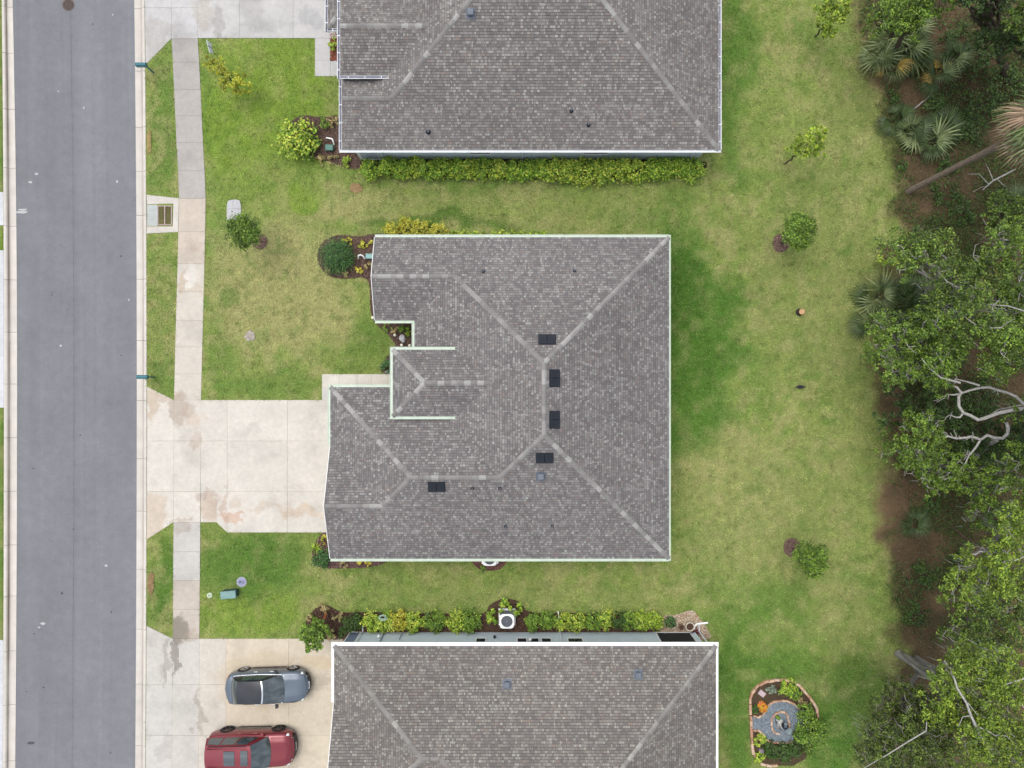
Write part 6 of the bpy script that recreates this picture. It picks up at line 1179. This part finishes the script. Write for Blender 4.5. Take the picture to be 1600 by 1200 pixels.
def edging(pts, step=.3, w=.15, h=.16):
    P = [Vector(W(*p)) for p in pts]; d = [0]
    for a, b in zip(P[:-1], P[1:]): d.append(d[-1]+(b-a).length)
    n = max(1, int(d[-1]/step))
    for k in range(n):
        s = (k+.5)*d[-1]/n; i = max(j for j in range(len(d)) if d[j] <= s+1e-9); i = min(i, len(P)-2); q = (s-d[i])/(d[i+1]-d[i]); c = P[i].lerp(P[i+1], q); t_ = P[i+1]-P[i]
        o = bpy.data.objects.new('edging_stone', random.choice(STONE)); Mx = Matrix.Translation((c.x+random.uniform(-.012, .012), c.y+random.uniform(-.012, .012), -.02)) @ Matrix.Rotation(math.atan2(t_.y, t_.x)+random.uniform(-.09, .09), 4, 'Z') @ Matrix.Diagonal((d[-1]/n*.95, w*random.uniform(.85, 1.15), h*random.uniform(.85, 1.2), 1)); link(o, gd); o.matrix_basis = Mx
edging([(1171.5, 1116), (1171.5, 1092), (1174.5, 1081.5), (1182.5, 1072), (1194, 1065), (1208, 1062.3), (1224, 1061.5), (1239, 1065), (1248, 1070), (1256, 1080), (1264, 1089), (1270.5, 1097.5), (1275.5, 1107.5), (1277, 1119), (1276.5, 1130)])
edging([(1171.7, 1117), (1173, 1130), (1173.5, 1150), (1174.5, 1165), (1177, 1177), (1183, 1187), (1191, 1193), (1202, 1195.3), (1214, 1195)])
edging([(1176, 1117.5), (1184, 1120.5), (1190.5, 1117), (1195.5, 1110), (1200.5, 1100.5), (1208, 1096), (1220, 1094), (1230, 1095), (1240, 1099), (1246.5, 1105), (1251, 1110)], .26, .1, .13); edging([(1176, 1140.5), (1186, 1141.5), (1193, 1148), (1197, 1154.5), (1203, 1158.5), (1215, 1159.7), (1230, 1160), (1240, 1157.5), (1247.5, 1151.5), (1251, 1147)], .26, .1, .13)
edging([(1206, 1140), (1205, 1132), (1205, 1123), (1210, 1115), (1217, 1111.5), (1225, 1112), (1230, 1117), (1231.5, 1127), (1232.5, 1135)], .22, .1, .14); edging([(1206, 1140), (1211, 1144.5), (1218, 1146)], .22, .1, .14)
f = thing('fountain', 'dark pot fountain among white rocks in the middle of the garden bed', 'fountain', W(1224, 1131)); c = W(1224, 1131); mb = MB(); mb.lathe([(.12, 0), (.18, .15), (.18, .3), (.13, .37), (.15, .4), (.12, .39), (.1, .32)], c, 18, srgb(48, 50, 60)); mb.c[-1] = srgb(90, 104, 118); mb.build('pot', M_plasv if False else M_vc, f, True); c2 = W(1231.5, 1140.5); mb = MB(); mb.lathe([(.05, 0), (.12, .06), (.2, .16), (.21, .18), (.17, .15), (.02, .1)], c2, 16, srgb(150, 166, 172)); mb.build('basin', M_vcs, f, True); c3 = W(1228, 1132, .45); mb = MB(); mb.lathe([(.02, -.45), (.06, -.2), (.1, -.03), (.1, .0), (.02, .02)], c3, 14, srgb(130, 142, 150)); mb.build('bowl', M_vcs, f, True)
for k in range(30): a = random.uniform(0, 6.28); r = random.uniform(.0, 11); rock('whitish rock heaped round the garden fountain', 1217+r*math.cos(a)*.8, 1130+r*math.sin(a)*1.1, random.uniform(.06, .13), random.uniform(.05, .11), random.uniform(.07, .13), random.choice(((206, 208, 206), (226, 226, 220), (150, 152, 150), (110, 112, 112))), a, 'garden_rock')['group'] = 'rocks round the fountain'
t = thing('stepping_stone', 'pinkish square stone plaque at the upper left of the garden bed', 'stone', W(1190, 1083)); c = W(1190, 1083); mb = MB(); X = Matrix.Translation(c) @ Matrix.Rotation(R(-38), 4, 'Z'); mb.box(-.2, .2, -.15, .15, .0, .09, srgb(214, 192, 196), M=X, bev=.02); mb.build('plaque', M_vcs, t)
o = rock('orange ball ornament beside the orange flowers', 1188, 1098, .13, .13, .13, (232, 140, 96), 0, 'ball_ornament', 'ornament'); o = rock('purple-grey gazing ball at the lower left of the garden bed', 1189, 1172, .17, .17, .17, (150, 136, 156), 0, 'ball_ornament', 'ornament')
for px, py, r, h, pal, lab, n in ((1193, 1106, .28, .25, 'orange', 'orange and yellow flowers beside the garden path', 160), (1232, 1076, .5, .5, 'hedge', 'dark green plant with white flowers at the top of the garden bed', 330), (1243, 1085, .36, .4, 'mid', 'green plant at the upper right of the garden bed', 200), (1207, 1078, .3, .3, 'grey', 'silvery spiky plant at the top of the garden bed', 110), (1258, 1112, .5, .8, 'mid', 'leafy shrub inside the right edging of the garden bed', 320), (1273, 1146, .78, 1.4, 'mid', 'large bright green shrub spilling over the right side of the garden bed', 900), (1252, 1150, .4, .9, 'mid', 'bright shrub between the gravel path and the large garden shrub', 220), (1188, 1158, .34, .3, 'hedge2', 'yellow-green plant below the garden path', 200), (1188, 1183, .32, .3, 'hedge2', 'yellow-green plant at the lower left garden edging', 200), (1205, 1172, .45, .5, 'under', 'dark leafy plant beside the purple ball', 260), (1225, 1178, .55, .6, 'under', 'dark green shrub at the bottom of the garden bed', 360), (1245, 1170, .5, .6, 'under', 'shaded green shrub at the lower right of the garden bed', 320), (1266, 1176, .32, .5, 'mid', 'small green plant with a white bloom at the lower right', 120), (1179, 1108, .25, .2, 'under', 'low ground plant inside the left garden edging', 120), (1214, 1122, .18, .2, 'mid', 'small plant inside the fountain ring', 70), (1254, 1098, .3, .2, 'tan', 'dry low plants at the right of the garden bed', 110)):
    shrub('garden_plant', lab, px, py, r, h, pal, n=int(n*1.7), size=.07, cat='plant', z0=.02)
